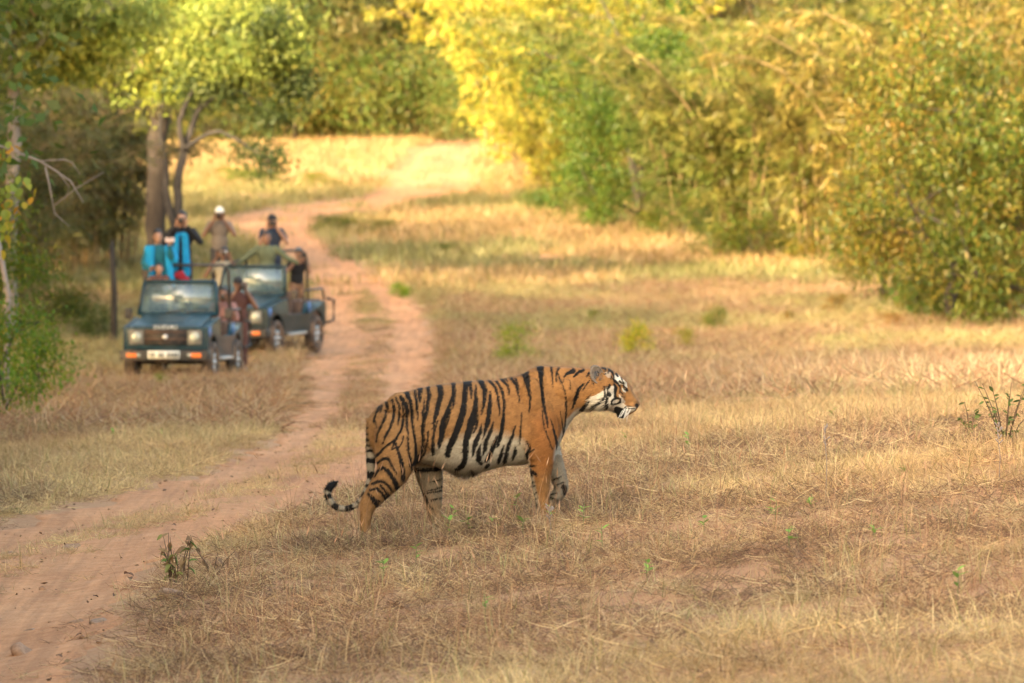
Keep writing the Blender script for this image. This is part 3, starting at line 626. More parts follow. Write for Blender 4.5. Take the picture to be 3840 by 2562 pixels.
TAIL = [(400,455,.05),(388,520,.038),(384,600,.037),(384,700,.033),(381,800,.028),(376,865,.024),(352,935,.020),(318,990,.018),(288,1030,.019),(240,1054,.0205),(180,1060,.021),(130,1037,.022),(101,1000,.023),(89,952,.025),(103,915,.025),(132,893,.021),(157,880,.008)]
tailS = [(a, b, r, r, -.03 if b < 900 else -.06) for a, b, r in TAIL]
parts.append(limb_np(tailS, 12, 70))
# toes, brow, muzzle pads, cheek, shoulder blade
ex = MB()
for cx, cy, y0, r in ((1622,1104,-.16,.026),(425,1256,-.16,.026),(902,1158,.15,.024)):
    for j in range(4): p = tw(cx - abs(j-1.5)*10, cy, y0-.045+.03*j); ex.ball(p, (.04, .019, r))
for s in (-1, 1):
    ex.ball(tw(2075, 200, s*.068), (.040, .028, .024)); ex.ball(tw(2140, 375, s*.048), (.050, .040, .036)); ex.ball(tw(1960, 315, s*.105), (.085, .05, .075)); ex.ball(tw(2045, 300, s*.085), (.06, .035, .06))
    ex.ball(tw(1500, 235, s*.10), (.10, .06, .12))
for cxb, cyb, yb, rb in ((1470, 330, .165, (.085, .05, .17)), (1560, 420, .155, (.07, .05, .12)), (1440, 560, .20, (.06, .035, .10)), (600, 360, .165, (.12, .055, .09)), (520, 560, .20, (.10, .05, .16)), (640, 640, .20, (.06, .04, .13)), (1180, 470, .232, (.12, .03, .16)), (980, 480, .235, (.10, .025, .15)), (820, 520, .205, (.09, .03, .15)), (1700, 260, .12, (.10, .04, .08)), (1500, 680, .215, (.05, .03, .06))):
    for s in (-1, 1): ex.ball(tw(cxb, cyb, s*yb), rb)
ex.ball(tw(2085, 425, 0), (.04, .05, .028))
parts.append((np.concatenate(ex.V), [tuple(f) for f in ex.F4]))
tiger_me = remesh(parts, .0072, 7, 'body')
# --- coat colours: base from the side view, stripes and a dark armpit smudge as tapered strokes
def hp(x, y): return (1482.3 + x*.3692, y*.3692)      # strokes of the head were traced in a larger enlargement
ST = '''490 340 20 500 375 14|440 370 14 415 420 14 405 470 10|460 360 14 450 400 8|530 320 16 545 380 18 540 440 18 520 500 16 490 560 14 470 610 8|490 390 12 485 440 14 455 500 14 430 550 12 425 600 8|560 305 14 580 360 14 580 420 12 570 480 10|590 300 22 625 350 24 632 420 18 630 500 14 640 560 10|600 340 10 610 420 12 600 500 12 560 580 12 480 640 12 430 690 16 415 710 6|630 280 28 650 320 22 665 400 20 668 480 16 680 560 14 688 640 8|680 265 16 695 330 14 700 400 10 705 460 5|715 248 32 715 290 20 720 340 6|770 238 28 780 290 26 770 350 22 765 400 22 745 450 24 738 520 22 740 600 18 735 660 16 700 720 14 680 760 8|745 310 6 745 370 12 735 420 16|775 530 9 770 600 12 750 680 14 700 750 12|850 228 38 858 280 36 845 340 32 830 400 28 820 450 20 810 510 8|840 460 6 815 530 12 805 600 18 808 650 26 808 690 18|940 212 28 948 270 26 948 330 20 940 375 6|935 300 8 910 380 28 885 440 32 875 500 38 865 560 38 850 620 22 845 645 6|925 380 9 915 430 12 905 480 5|1025 205 26 1022 280 32 1015 350 36 1000 430 40 975 500 38 950 570 38 920 630 36 905 690 32 910 705 10|1050 205 28 1062 250 18 1065 310 4|1095 225 10 1097 300 20 1090 380 36 1075 450 48 1050 520 42 1030 590 38 1025 660 36 1022 730 30 1000 770 32 960 790 22|1110 420 9 1100 500 15 1080 540 6|1130 195 32 1155 250 28 1155 310 24 1145 370 14 1137 415 4|1190 265 9 1190 340 24 1183 420 28 1170 490 24 1155 540 16 1140 580 4|1135 480 6 1125 540 24 1095 600 30 1080 650 26 1072 700 8|1130 615 6 1115 670 26 1115 720 36 1130 750 22|1185 195 18 1225 235 16 1245 300 16 1253 380 12 1255 425 4|1215 465 6 1195 530 20 1170 590 26 1155 650 24 1145 690 8|1235 200 16 1270 250 16 1288 320 18 1285 400 16 1275 480 24 1265 550 24 1245 620 18 1235 640 5|1240 560 10 1215 630 26 1185 700 26 1165 735 16|1270 185 18 1310 220 16 1322 285 4|1295 180 9 1312 198 6|1335 175 16 1370 220 16 1385 290 12 1388 360 4|1365 178 9 1390 250 5|1285 625 6 1270 680 20 1250 735 22 1245 752 9|1360 495 6 1345 560 16 1318 620 20 1305 680 22 1290 740 26 1285 758 8|1405 405 5 1403 480 9 1395 560 11 1393 620 5|1362 630 6 1362 670 22 1345 720 14 1340 732 4|1415 150 18 1445 210 28 1458 280 16 1460 350 9 1455 405 4|1440 135 26 1455 190 14|1525 93 32 1532 160 26 1538 230 20 1545 300 20 1555 360 22 1570 430 13 1580 500 7|1548 100 12 1546 140 7 1540 180 6|1540 390 5 1550 470 7 1575 560 8 1610 650 4|1605 105 16 1612 160 9 1617 230 4|1655 108 15 1640 150 9 1640 200 4|1650 145 11 1670 200 9 1695 260 9 1705 330 11 1705 400 10 1700 470 9 1690 540 9 1680 580 4|1600 450 4 1620 520 9 1640 600 14 1640 650 6|1665 400 4 1680 480 6 1685 540 3|1755 125 28 1710 145 16 1690 165 7 1688 200 4|1825 120 14 1785 140 18 1755 165 7|1730 180 4 1735 220 6 1730 250 3|1825 210 7 1790 250 20 1775 300 22 1755 350 16 1745 380 7|1865 190 7 1835 225 9 1820 260 4|1860 140 14 1845 165 6|1440 600 12 1462 650 12 1440 690 20 1445 720 12|1450 680 9 1490 650 4|1450 765 16 1500 760 6|1460 800 28 1490 815 20 1510 825 6|1395 780 20 1430 800 26 1470 830 10|430 745 12 470 715 15 500 712 17 520 740 15 545 790 13 560 815 5|410 835 7 440 790 15 470 775 20 500 795 26 540 850 26 565 910 28 575 920 6|395 885 12 430 870 17 470 868 17 510 900 17 535 940 9|450 895 13 490 940 17 520 985 24|380 925 15 430 915 15 460 945 15 495 990 22|365 950 11 400 985 28 430 1030 24 440 1045 15|425 990 9 445 1005 13|550 600 13 570 660 17 590 720 24 605 790 22 605 850 28 610 870 10|545 600 7 530 650 9 550 640 9|575 640 7 600 600 8 610 560 6|635 570 9 640 640 15 650 700 15 655 760 17 665 790 9|690 640 9 690 700 15 670 760 13|425 510 7 415 470 8|1500 1040 26 1498 1020 22|1480 900 8 1500 895 4|1475 875 8 1498 868 4|1490 950 9 1510 940 4|1495 990 12 1515 980 5|1180 760 16 1165 775 18|930 822 12 1000 842 16 1060 834 18 1110 815 10|1060 800 14 1090 812 18'''
STROKES = []
for s in ST.split('|'):
    a = np.array(s.split(), float).reshape(-1, 3); STROKES.append(a)
HT = '''1290 620 16 1310 700 22 1310 790 24 1260 900 34 1180 970 44 1130 1010 60 1110 1045 30|1060 760 7 1000 830 18 950 880 12|1080 890 12 1010 930 54 960 980 64 900 1050 64 860 1060 34|1330 610 15 1350 660 22 1360 720 16 1350 850 42 1340 930 44 1310 1000 22|1380 745 60 1400 780 50|1400 600 42 1385 640 32 1360 680 17|1480 580 26 1510 650 52 1500 740 36 1500 810 36 1540 840 32 1600 850 22|1540 840 26 1470 860 26 1430 900 26 1440 950 24 1530 945 18 1590 910 40 1600 860 16|1460 480 26 1500 530 42 1550 575 32 1590 630 22 1590 700 16 1580 740 9|1380 310 22 1450 370 32 1480 440 18 1475 480 18|1270 290 26 1330 300 22 1320 350 18|1380 350 26 1375 380 14|1330 390 20 1305 400 12|1430 440 20 1425 490 18|1520 400 34 1550 440 26|1610 470 16 1640 530 18 1660 570 18|1580 530 32 1620 560 22 1660 572 16|1650 610 22 1670 650 34 1700 680 52 1722 700 36|1600 720 16 1640 765 12|1620 810 12 1680 820 7|1365 960 44 1350 1040 34|1540 1050 100 1575 1110 140 1600 1170 120|1590 1040 54 1650 1090 90 1660 1130 60|1700 1010 30 1690 1040 40|1740 1030 14 1800 1035 16 1860 1030 12|1720 985 10 1800 990 10|1895 970 52 1905 1005 24|1060 430 24 1085 530 22 1110 590 14'''
for s in HT.split('|'):
    a = np.array(s.split(), float).reshape(-1, 3); p = np.stack([*hp(a[:, 0], a[:, 1]), a[:, 2]*.3692*1.05], -1); STROKES.append(p)
def poly_in(x, y, P):
    ins = np.zeros(len(x), bool); n = len(P)
    for i in range(n):
        (x0, y0), (x1, y1) = P[i], P[(i+1) % n]
        c = ((y0 > y) != (y1 > y)) & (x < (x1-x0)*(y-y0)/((y1-y0) if y1 != y0 else 1e-9)+x0); ins ^= c
    return ins
def coat(P, jitter=0):
    """colour of the coat at local points"""
    n = len(P); cx = P[:, 0]*TS+1000; cy = 1120-P[:, 2]*TS; y = P[:, 1]
    wob = 7*(fbm(cx*.03, cy*.03+y*40, 3, 3)-.5); wob2 = 7*(fbm(cx*.03+50, cy*.03+y*40, 5, 3)-.5)
    sx, sy = cx+wob, cy+wob2
    hf = fbm(cx*.16, cy*.05+y*30, 23, 3)-.5; hk = np.where(cx > 1840, .18, 1.0); sx = cx+hk*(wob+9*hf); sy = cy+hk*(wob2+6*(fbm(cx*.05, cy*.12, 29, 2)-.5))
    if jitter: sx = sx+R.normal(0, jitter, n)*hk; sy = sy+R.normal(0, jitter, n)*hk
    org = np.array([.262, .130, .046]); deep = np.array([.228, .090, .024]); pale = np.array([.40, .355, .275]); tan_ = np.array([.275, .155, .065]); white = np.array([.56, .525, .45]); blk = np.array([.007, .0065, .007]); grey = np.array([.30, .255, .20])
    def lerp(a, b, t): return a*(1-t[:, None]) + b*t[:, None]
    c = np.tile(org, (n, 1))
    c = lerp(c, tan_, smooth01((1350-cx)/350)*.75)
    c = lerp(c, deep, smooth01((cx-1400)/150)*smooth01((1700-cx)/60)*smooth01((cy-330)/150)*smooth01((900-cy)/150)*.8)
    # pale flank and belly
    lim = np.interp(cx, [640, 700, 760, 830, 900, 1000, 1120, 1220, 1330, 1400, 1450, 1480], [1000, 770, 705, 640, 600, 560, 540, 540, 560, 590, 640, 900]) + 50*(fbm(cx*.01, cy*.02, 9, 2)-.5)
    fl = smooth01((cy-lim+50)/100)*smooth01((1480-cx)/40)*smooth01((cx-640)/60)
    c = lerp(c, pale, fl); c = lerp(c, white*.85, smooth01((cy-lim-70)/90)*smooth01((1440-cx)/40)*smooth01((cx-720)/60)*.7)
    # chest and throat edge
    ce = np.interp(cy, [380, 410, 450, 520, 600, 660, 720], [1790, 1770, 1730, 1703, 1668, 1648, 1640]); c = lerp(c, white*.8, smooth01((cx-ce+34)/26)*smooth01((cy-385)/25)*smooth01((760-cy)/60)*smooth01((1850-cx)/30))
    c = lerp(c, pale, smooth01((cy-350-(1900-cx)*.1)/40)*smooth01((cx-1750)/40)*smooth01((1990-cx)/30))
    # legs
    inner = (y > .03) & (cy > 700)  # insides of the far legs: whitish fur, greyed in colour as their shadow side
    c = np.where(inner[:, None], lerp(np.tile(np.array([.24, .19, .13]), (n, 1)), tan_, smooth01((cy-980)/80)*.5), c)
    ff = inner & (cx > 1560); c = np.where(ff[:, None], np.array([.28, .235, .175]), c)
    fore = (y < .02) & (cx > 1380) & (cx < 1680) & (cy > 740)
    bk = np.interp(cy, [740, 850, 950, 1060], [1455, 1485, 1505, 1525]); c = np.where(fore[:, None], lerp(c, pale*.9, smooth01((bk+14-cx)/24)), c)
    hind = (y < .02) & (cx < 640) & (cy > 1040); c = np.where(hind[:, None], lerp(c, np.array([.15, .12, .095]), smooth01((322-cx+.0*cy)/20)*smooth01((cy-1050)/30)), c)
    # tail
    S = interp_stations(TAIL, 220); d2 = (cx[:, None]-S[None, :, 0])**2+(cy[:, None]-S[None, :, 1])**2; j = d2.argmin(1); onT = (np.sqrt(d2.min(1)) < S[j, 2]*TS*1.12+2) & (np.abs(y) < .10) & ((cx < 412) | (cy > 1000)) & ((y > -.09))
    arc = np.concatenate([[0], np.cumsum(np.hypot(np.diff(S[:, 0]), np.diff(S[:, 1])))]); a = arc[j]
    tc_ = lerp(np.tile(tan_, (n, 1)), pale*.68, smooth01((a-60)/200))
    bands = [(55, 68), (95, 108), (128, 150), (170, 186), (206, 222), (262, 298), (355, 405), (440, 466), (500, 548), (575, 592), (632, 690), (735, 782), (826, 862), (880, 1200)]
    bm_ = np.zeros(n); aw = a + 8*(fbm(cx*.06, cy*.06, 4, 2)-.5)
    for b0, b1 in bands: bm_ = np.maximum(bm_, smooth01((aw-b0+4)/8)*smooth01((b1-aw+4)/8))
    tc_ = lerp(tc_, blk, bm_)
    # white of the face
    for poly, w in (([(1500,395),(1560,415),(1640,490),(1715,560),(1725,660),(1660,600),(1560,575),(1480,480)], 1.0), ([(1040,830),(1180,760),(1290,690),(1350,620),(1480,610),(1500,830),(1430,960),(1340,1075),(1120,1075),(950,960)], .9), ([(1400,950),(1620,900),(1740,1010),(1880,1010),(1870,1060),(1700,1160),(1640,1260),(1500,1200),(1350,1060)], .85), ([(1620,650),(1700,700),(1690,740),(1640,720)], 1.0), ([(1560,760),(1640,840),(1700,930),(1600,900)], .7), ([(1300,380),(1400,330),(1440,450),(1380,470)], .5), ([(1430,900),(1480,870),(1570,870),(1590,900),(1530,945),(1440,945)], .75)):
        pp = [hp(*q) for q in poly]; c = np.where(poly_in(sx, sy, pp)[:, None], c*(1-w)+white*w, c)
    c = np.where(((cx > hp(1840, 0)[0]) & (cy > 330))[:, None], c*.75, c)
    # stripes and other dark strokes
    k = np.zeros(n)
    for s in STROKES:
        x0, x1 = s[:, 0].min()-40, s[:, 0].max()+40; y0, y1 = s[:, 1].min()-40, s[:, 1].max()+40
        q = np.where((cx > x0) & (cx < x1) & (cy > y0) & (cy < y1))[0]
        if not len(q): continue
        best = np.full(len(q), -1e9)
        for (ax, ay, aw_), (bx, by, bw_) in zip(s[:-1], s[1:]):
            dx, dy = bx-ax, by-ay; t = np.clip(((sx[q]-ax)*dx+(sy[q]-ay)*dy)/(dx*dx+dy*dy+1e-9), 0, 1)
            best = np.maximum(best, (aw_+(bw_-aw_)*t)*.56 + 1.2 - np.hypot(sx[q]-ax-t*dx, sy[q]-ay-t*dy))
        k[q] = np.maximum(k[q], smooth01((best+2.2)/4.4))
    farleg = ((y > .05) & (cy > 770)); k = np.where(farleg, 0, k)
    # stripes inside the far legs
    for s in ([(665,806,30),(760,800,30),(870,795,24)], [(780,885,7),(870,865,14)], [(750,952,9),(870,915,15)], [(760,962,12),(865,945,12)], [(785,1005,10),(870,995,16)], [(700,920,13),(740,970,18),(760,1010,12),(800,1075,13)], [(1590,905,30),(1580,940,20)], [(1690,920,36),(1700,960,30)], [(1640,960,14),(1600,970,8)], [(1670,850,10),(1620,870,14)], [(1690,890,12),(1640,905,10)], [(1600,990,14),(1650,1005,10)], [(1600,1045,24),(1620,1060,20)]):
        for (ax, ay, aw_), (bx, by, bw_) in zip(s[:-1], s[1:]):
            dx, dy = bx-ax, by-ay; t = np.clip(((sx-ax)*dx+(sy-ay)*dy)/(dx*dx+dy*dy), 0, 1)
            k = np.where(farleg, np.maximum(k, smooth01(((aw_+(bw_-aw_)*t)/2-np.hypot(sx-ax-t*dx, sy-ay-t*dy)+2.5)/5)), k)
    c = lerp(c, blk, np.where(onT, 0, k))
    c = np.where(onT[:, None], tc_, c)
    return c*(.72+.56*fbm(cx*.035, cy*.05+y*20, 12, 4))[:, None]
fur_m, nt, b, o_ = new_mat('tiger coat'); at = N(nt, 'ShaderNodeAttribute'); at.attribute_name = 'Col'; nt.links.new(at.outputs['Color'], b.inputs['Base Color']); b.inputs['Roughness'].default_value = .75; b.inputs['Sheen Weight'].default_value = .03; b.inputs['Specular IOR Level'].default_value = .2
tiger_me.materials.clear(); tiger_me.materials.append(fur_m)
nv = len(tiger_me.vertices); PV = np.zeros(nv*3); tiger_me.vertices.foreach_get('co', PV); PV = PV.reshape(-1, 3)
a = tiger_me.color_attributes.new('Col', 'FLOAT_COLOR', 'POINT'); c4 = np.ones((nv, 4), np.float32); c4[:, :3] = coat(PV); a.data.foreach_set('color', c4.ravel())
tiger = empty('tiger', TORG); tag(tiger, 'striped orange tiger walking through dry grass in profile', 'tiger')
obj('body', tiger_me, tiger)
# --- fur: short strands following the coat, long on belly, cheeks, tail tip
NV = np.zeros(nv*3); tiger_me.vertices.foreach_get('normal', NV); NV = NV.reshape(-1, 3)
cxv = PV[:, 0]*TS+1000; cyv = 1120-PV[:, 2]*TS
wgt = np.ones(nv); 
pick = R.choice(nv, 120000, p=wgt/wgt.sum()); P0 = PV[pick] + R.normal(0, .003, (len(pick), 3)); Nn = NV[pick]; cx, cy = cxv[pick], cyv[pick]
flow = np.tile(np.array([-.75, 0, -.45]), (len(pick), 1))
leg = (cy > 780) & ~((cx > 860) & (cx < 1400)); flow[leg] = (-.25, 0, -1)
belly = smooth01((cy-700)/80)*smooth01((cx-780)/60)*smooth01((1420-cx)/60)*smooth01((870-cy)/15)*(1-smooth01((900-cx)/40)*(P0[:, 1] > .06)); flow = flow*(1-belly[:, None]) + np.array([-.25, 0, -1.])*belly[:, None]
head = cx > 1860; flow[head] = (-.9, 0, -.35)
tl = (cx < 300); flow[tl] = 0
flow = flow + R.normal(0, .22, flow.shape); flow -= Nn*np.sum(flow*Nn, 1, keepdims=True); flow /= np.linalg.norm(flow, axis=1, keepdims=True)+1e-9
ln = .017*R.uniform(.6, 1.3, len(pick)); ln = ln*(1+1.0*belly*smooth01((cy-760)/50)); cheek = smooth01((cx-1840)/40)*smooth01((2000-cx)/30)*smooth01((cy-260)/60); ln = ln*(1+1.6*cheek)
tip_ = (cx < 165) & (cy < 960); ln = np.where(tip_, .02, ln); ln = np.where(cx > 2040, ln*.45, ln)
lift = .30+.25*R.uniform(size=len(pick)) + .9*belly*smooth01((cy-790)/40)
E = P0 + (flow + Nn*lift[:, None])*ln[:, None]; 
hang = (belly*smooth01((cy-800)/30))[:, None]; E = E + hang*np.array([0, 0, -1.])*ln[:, None]*.6
sd = np.cross(flow, Nn); w = (.0016*R.uniform(.7, 1.4, len(pick)))[:, None]*(1+hang)
Vf = np.stack([P0-sd*w-Nn*.002, P0+sd*w-Nn*.002, E], 1).reshape(-1, 3); Ff = np.arange(len(Vf)).reshape(-1, 3)
Cf = np.repeat(coat(P0, 2.0)*R.uniform(.62, 1.38, (len(pick), 1)), 3, axis=0)
fm = mesh_np('fur', Vf, Ff, Cf, fur_m, True); fm.normals_split_custom_set_from_vertices(np.repeat(Nn, 3, axis=0).tolist())
tag(obj('fur', fm, tiger), kind='stuff')
# --- ears, eyes, nose, whiskers
ear_m = plain('ear fur', (.15, .12, .095), .9, 0, .35, 40); earin = plain('inner ear fur', (.22, .19, .165), .95, 0, .35, 60); dark = plain('near black', (.015, .013, .014), .45, 0, .2, 30)
for s in (-1, 1):
    e = MB(); V = []; n1, n2 = 9, 16
    for i in range(n1):
        ph = i/(n1-1)*1.35
        for k in range(n2):
            th = 2*math.pi*k/n2; rr = math.sin(ph)
            V.append((rr*.052*math.cos(th) + .012*math.cos(ph), s*(-.030*math.cos(ph)), rr*.074*math.sin(th)*(1.0 if math.sin(th) > 0 else .95)))
    F = [(i*n2+k, i*n2+(k+1) % n2, (i+1)*n2+(k+1) % n2, (i+1)*n2+k) for i in range(n1-1) for k in range(n2)]
    V = np.array(V); V[:, 1] *= 1.0
    Vin = V*np.array([.86, .75, .86]) + np.array([.002, s*.004, 0]); m0 = len(V)
    F += [(f[3]+m0, f[2]+m0, f[1]+m0, f[0]+m0) for f in F]; 
    F += [((n1-1)*n2+k, (n1-1)*n2+(k+1) % n2, m0+(n1-1)*n2+(k+1) % n2, m0+(n1-1)*n2+k) for k in range(n2)]
    e.add(np.concatenate([V, Vin]), F); eo = e.build('ear', ear_m, tiger, True); eo.location = tw(1912, 152, s*.118); eo.rotation_euler = (s*.30, -.25, -s*.30)
    MB().ball((.004, -s*.012, -.012), (.030, .006, .044), 12, 8).build('inner_ear', dark, eo, True)  # dark flattened ball set inside the ear cup
    tf = MB()
    for k in range(46):
        q = np.array([R.uniform(.0, .034), s*.004, R.uniform(-.055, .030)]); tf.tube([q, q+np.array([R.uniform(-.008, .02), s*R.uniform(.006, .016), R.uniform(-.005, .03)])], [.0016, .0005], 3, False)
    t2 = tf.build('ear_tuft', earin, eo)
    ey = MB().ball((0, 0, 0), (.010, .007, .008)).build('eye', plain('amber eye', (.12, .085, .03), .15, 0, .2, 80), tiger, True); ey.location = tw(2100, 247, s*.090)
    MB().ball((.004, s*.004, 0), (.005, .004, .006)).build('pupil', dark, ey, True)
nm = MB().ball((0, 0, 0), (.016, .032, .018)).build('nose', plain('nose leather', (.16, .07, .055), .5, 0, .3, 40), tiger, True); nm.location = tw(2188, 356, 0)
wk = plain('whisker', (.8, .78, .72), .5)
wm = MB()
for s in (-1, 1):
    for k in range(13):
        b0 = tw(2110+R.uniform(-8, 40), 378+R.uniform(-8, 14), s*.078); b0[1] = s*R.uniform(.075, .082)
        e1 = b0 + np.array([R.uniform(-.045, -.005), s*R.uniform(.02, .05), -R.uniform(.02, .05)]); e2 = e1 + np.array([R.uniform(-.03, .0), s*.02, -R.uniform(.02, .05)])
        wm.tube([b0, e1, e2], [.0013, .0011, .0004], 4, False)
tag(wm.build('whiskers', wk, tiger), kind='stuff')
# ------------------------------------------------------------------ safari jeeps
M['paint'] = plain('dark teal paint', (.004, .036, .056), .30, 0, .3, 3, 0, .12)
M['paint2'] = plain('dark green paint', (.006, .032, .044), .32, 0, .3, 3, 0, .2)
for k_ in ('paint', 'paint2'): M[k_].node_tree.nodes['Principled BSDF'].inputs['Specular IOR Level'].default_value = .28
M['black'] = plain('black plastic', (.02, .02, .022), .5, 0, .3, 8, 0, .35)
M['rubber'] = plain('dusty tyre rubber', (.06, .045, .038), .9, 0, .4, 9, .4, .8)
M['steel'] = plain('silver rim', (.55, .55, .55), .35, .8, .15, 8, 0, .3)
M['lamp'] = plain('headlamp glass', (.40, .42, .37), .12, .3, .12, 20)
M['bezel'] = plain('grey headlamp surround', (.16, .15, .135), .5, .2, .2, 10)
M['amber'] = plain('amber indicator', (.75, .17, .03), .3, 0, .15, 20)
M['white'] = plain('white plate', (.72, .72, .66), .5, 0, .08, 12)
M['ink'] = plain('dark lettering', (.05, .05, .05), .6)
M['blue'] = plain('blue marker', (.09, .20, .48), .5, 0, .2, 10)
M['seat'] = plain('brown seat cloth', (.13, .08, .06), .9, 0, .3, 12)
gl, nt, b, o_ = new_mat('windscreen glass'); nt.nodes.remove(b)
tr = N(nt, 'ShaderNodeBsdfTransparent'); tr.inputs[0].default_value = (.80, .88, .90, 1); gs = N(nt, 'ShaderNodeBsdfGlossy'); gs.inputs['Roughness'].default_value = .12; df = N(nt, 'ShaderNodeBsdfDiffuse'); df.inputs[0].default_value = (.22, .33, .38, 1)  # blue-grey diffuse veil: some dust, plus bright reflection put into the colour
m1 = N(nt, 'ShaderNodeMixShader'); m1.inputs[0].default_value = .22; m2 = N(nt, 'ShaderNodeMixShader'); nn = noise(nt, 2.2, 5, .7); rr = ramp(nt, [(.3, (.12,)*3), (.75, (.42,)*3)])
nt.links.new(nn.outputs['Fac'], rr.inputs[0]); nt.links.new(rr.outputs[0], m2.inputs[0]); nt.links.new(tr.outputs[0], m1.inputs[1]); nt.links.new(gs.outputs[0], m1.inputs[2]); nt.links.new(m1.outputs[0], m2.inputs[1]); nt.links.new(df.outputs[0], m2.inputs[2]); nt.links.new(m2.outputs[0], o_.inputs[0]); M['glass'] = gl
def arc(yc, r, a0, a1, n=9): return [(yc + r*math.cos(a), .36 + r*math.sin(a)) for a in np.linspace(a0, a1, n)]
def text_mesh(txt, size, mat):
    cu = bpy.data.curves.new('t', 'FONT'); cu.body = txt; cu.size = size; cu.align_x = 'CENTER'; cu.extrude = .004; cu.space_character = 1.25
    o = bpy.data.objects.new('t', cu); COL.objects.link(o); dg = bpy.context.evaluated_depsgraph_get(); me = bpy.data.meshes.new_from_object(o.evaluated_get(dg)); bpy.data.objects.remove(o); me.materials.clear(); me.materials.append(mat); return me
def jeep(X, Y, rz, label, paint):
    f = np.array([math.sin(-rz), math.cos(-rz)]); zf = gzf(X-f[0]*1.15, Y-f[1]*1.15); zr = gzf(X+f[0]*1.2, Y+f[1]*1.2)
    t = empty('safari_jeep', (X, Y, (zf+zr)/2), rz); t.rotation_euler = (math.atan2(zr-zf, 2.35), 0, rz); tag(t, label, 'jeep', 'open safari jeeps beside the track')
    prof = [(-1.72, .56), (-1.72, .94), (-.60, 1.10), (-.52, 1.10), (-.46, .78), (.40, .78), (.50, .98), (1.74, .98), (1.74, .50)] + arc(1.2, .45, .25, math.pi-.1) + [(.72, .42), (-.66, .42)] + arc(-1.15, .45, .1, math.pi-.35)
    m = MB()
    for s in (-1, 1): m.prism(prof, 'x', s*.70 - .022, s*.70 + .022)
    m.box((0, .55, .46), (1.352, 2.3, .05)); m.box((0, -.60, .74), (1.352, .05, .56)); m.box((0, 1.72, .74), (1.352, .04, .46)); m.box((0, -1.69, .76), (1.352, .05, .38))
    for s in (-1, 1): m.hexa([(s*.56, -1.66, .86), (s*.674, -1.66, .86), (s*.674, -.63, .96), (s*.56, -.63, .96), (s*.56, -1.66, .925), (s*.674, -1.66, .925), (s*.674, -.63, 1.085), (s*.56, -.63, 1.085)])
    m.build('body', paint, t, False, .008)
    hd = MB().hexa([(-.575, -1.74, .90), (.575, -1.74, .90), (.60, -.60, 1.0), (-.60, -.60, 1.0), (-.555, -1.73, .965), (.555, -1.73, .965), (.59, -.56, 1.155), (-.59, -.56, 1.155)]).build('hood', paint, t, False, .018)
    bu = MB().hexa([(-.30, -1.55, .97), (.30, -1.55, .97), (.34, -.70, 1.10), (-.34, -.70, 1.10), (-.27, -1.50, 1.015), (.27, -1.50, 1.015), (.31, -.75, 1.145), (-.31, -.75, 1.145)]).build('hood_bulge', paint, hd, False, .006)
    tx = obj('lettering', text_mesh('SUZUKI', .10, M['white']), hd, (0, -1.752, .915)); tx.rotation_euler = (math.pi/2 - .15, 0, 0)
    gr = MB().box((0, -1.722, .775), (.72, .02, .26)).build('grille', M['black'], t)
    for k in range(4): MB().box((0, -1.742, .68+.063*k), (.70, .03, .026)).build('slat', M['seat'] if k % 2 else M['black'], gr)
    MB().disc((0, -1.755, .775), .048, .044, 0, -.02, (0, 1, 0), 16).build('emblem', M['steel'], gr)
    for s in (-1, 1):
        h = MB().box((s*.495, -1.73, .775), (.24, .035, .24)).build('headlight', M['bezel'], t, False, .006)
        MB().ball((s*.495, -1.75, .775), (.088, .03, .088), 16, 8).build('lamp', M['lamp'], h, True)
        i = MB().box((s*.55, -1.888, .475), (.17, .02, .07)).build('indicator', M['amber'], t, False, .004)
        MB().box((s*.43, -1.888, .475), (.06, .018, .06)).build('side_lamp', M['lamp'], i)
        MB().box((s*.724, -1.55, .86), (.012, .16, .15), 0, .3).build('fender_marker', M['blue'], t)
        MB().box((s*.724, .75, .88), (.012, .10, .20), 0, .3).build('side_marker', M['blue'], t)
    bp = MB().box((0, -1.82, .47), (1.50, .12, .17)); bp.box((-.74, -1.72, .47), (.05, .22, .15)); bp.box((.74, -1.72, .47), (.05, .22, .15))
    bp.build('bumper', M['black'], t, False, .012)
    pl = MB().box((0, -1.892, .485), (.54, .016, .135)).build('number_plate', M['white'], t)
    pm = MB()
    for k in (-4, -3, -1, 0, 2, 3, 4, 5): pm.box((k*.05-.02, -1.902, .485), (.03, .006, .075))
    tag(pm.build('plate_characters', M['ink'], pl), kind='stuff')
    fr = MB(); A = [(-.68, -.55, 1.15), (.68, -.55, 1.15), (.61, -.36, 1.70), (-.61, -.36, 1.70)]
    for p, q in zip(A, A[1:]+A[:1]): fr.tube([p, q], .032, 8)
    wf = fr.build('windscreen_frame', paint, t, True)
    g2 = MB(); a_ = [np.array(p) for p in A]; off = np.array([0, .006, .002]); g2.hexa([a_[0], a_[1], a_[1]+off, a_[0]+off, a_[3], a_[2], a_[2]+off, a_[3]+off]); g2.build('windscreen', M['glass'], wf)
    for s in (-1, .15): MB().tube([(s*.30+.1, -.575, 1.18), (s*.30-.05+.35, -.562, 1.21), (s*.30+.45, -.555, 1.24)], .009, 5).build('wiper', M['black'], wf)
    for s in (-1, 1):
        mi = MB().box((s*.86, -.52, 1.16), (.13, .05, .18)).build('mirror', M['black'], t, False, .012); MB().tube([(s*.70, -.50, 1.05), (s*.84, -.51, 1.14)], .012, 6).build('mirror_arm', M['black'], mi)
    # cage, rails
    MB().tube([(-.64, .90, .95), (-.62, .90, 1.85), (-.54, .90, 1.98), (.54, .90, 1.98), (.62, .90, 1.85), (.64, .90, .95)], .026, 8).build('roll_bar', M['black'], t, True)
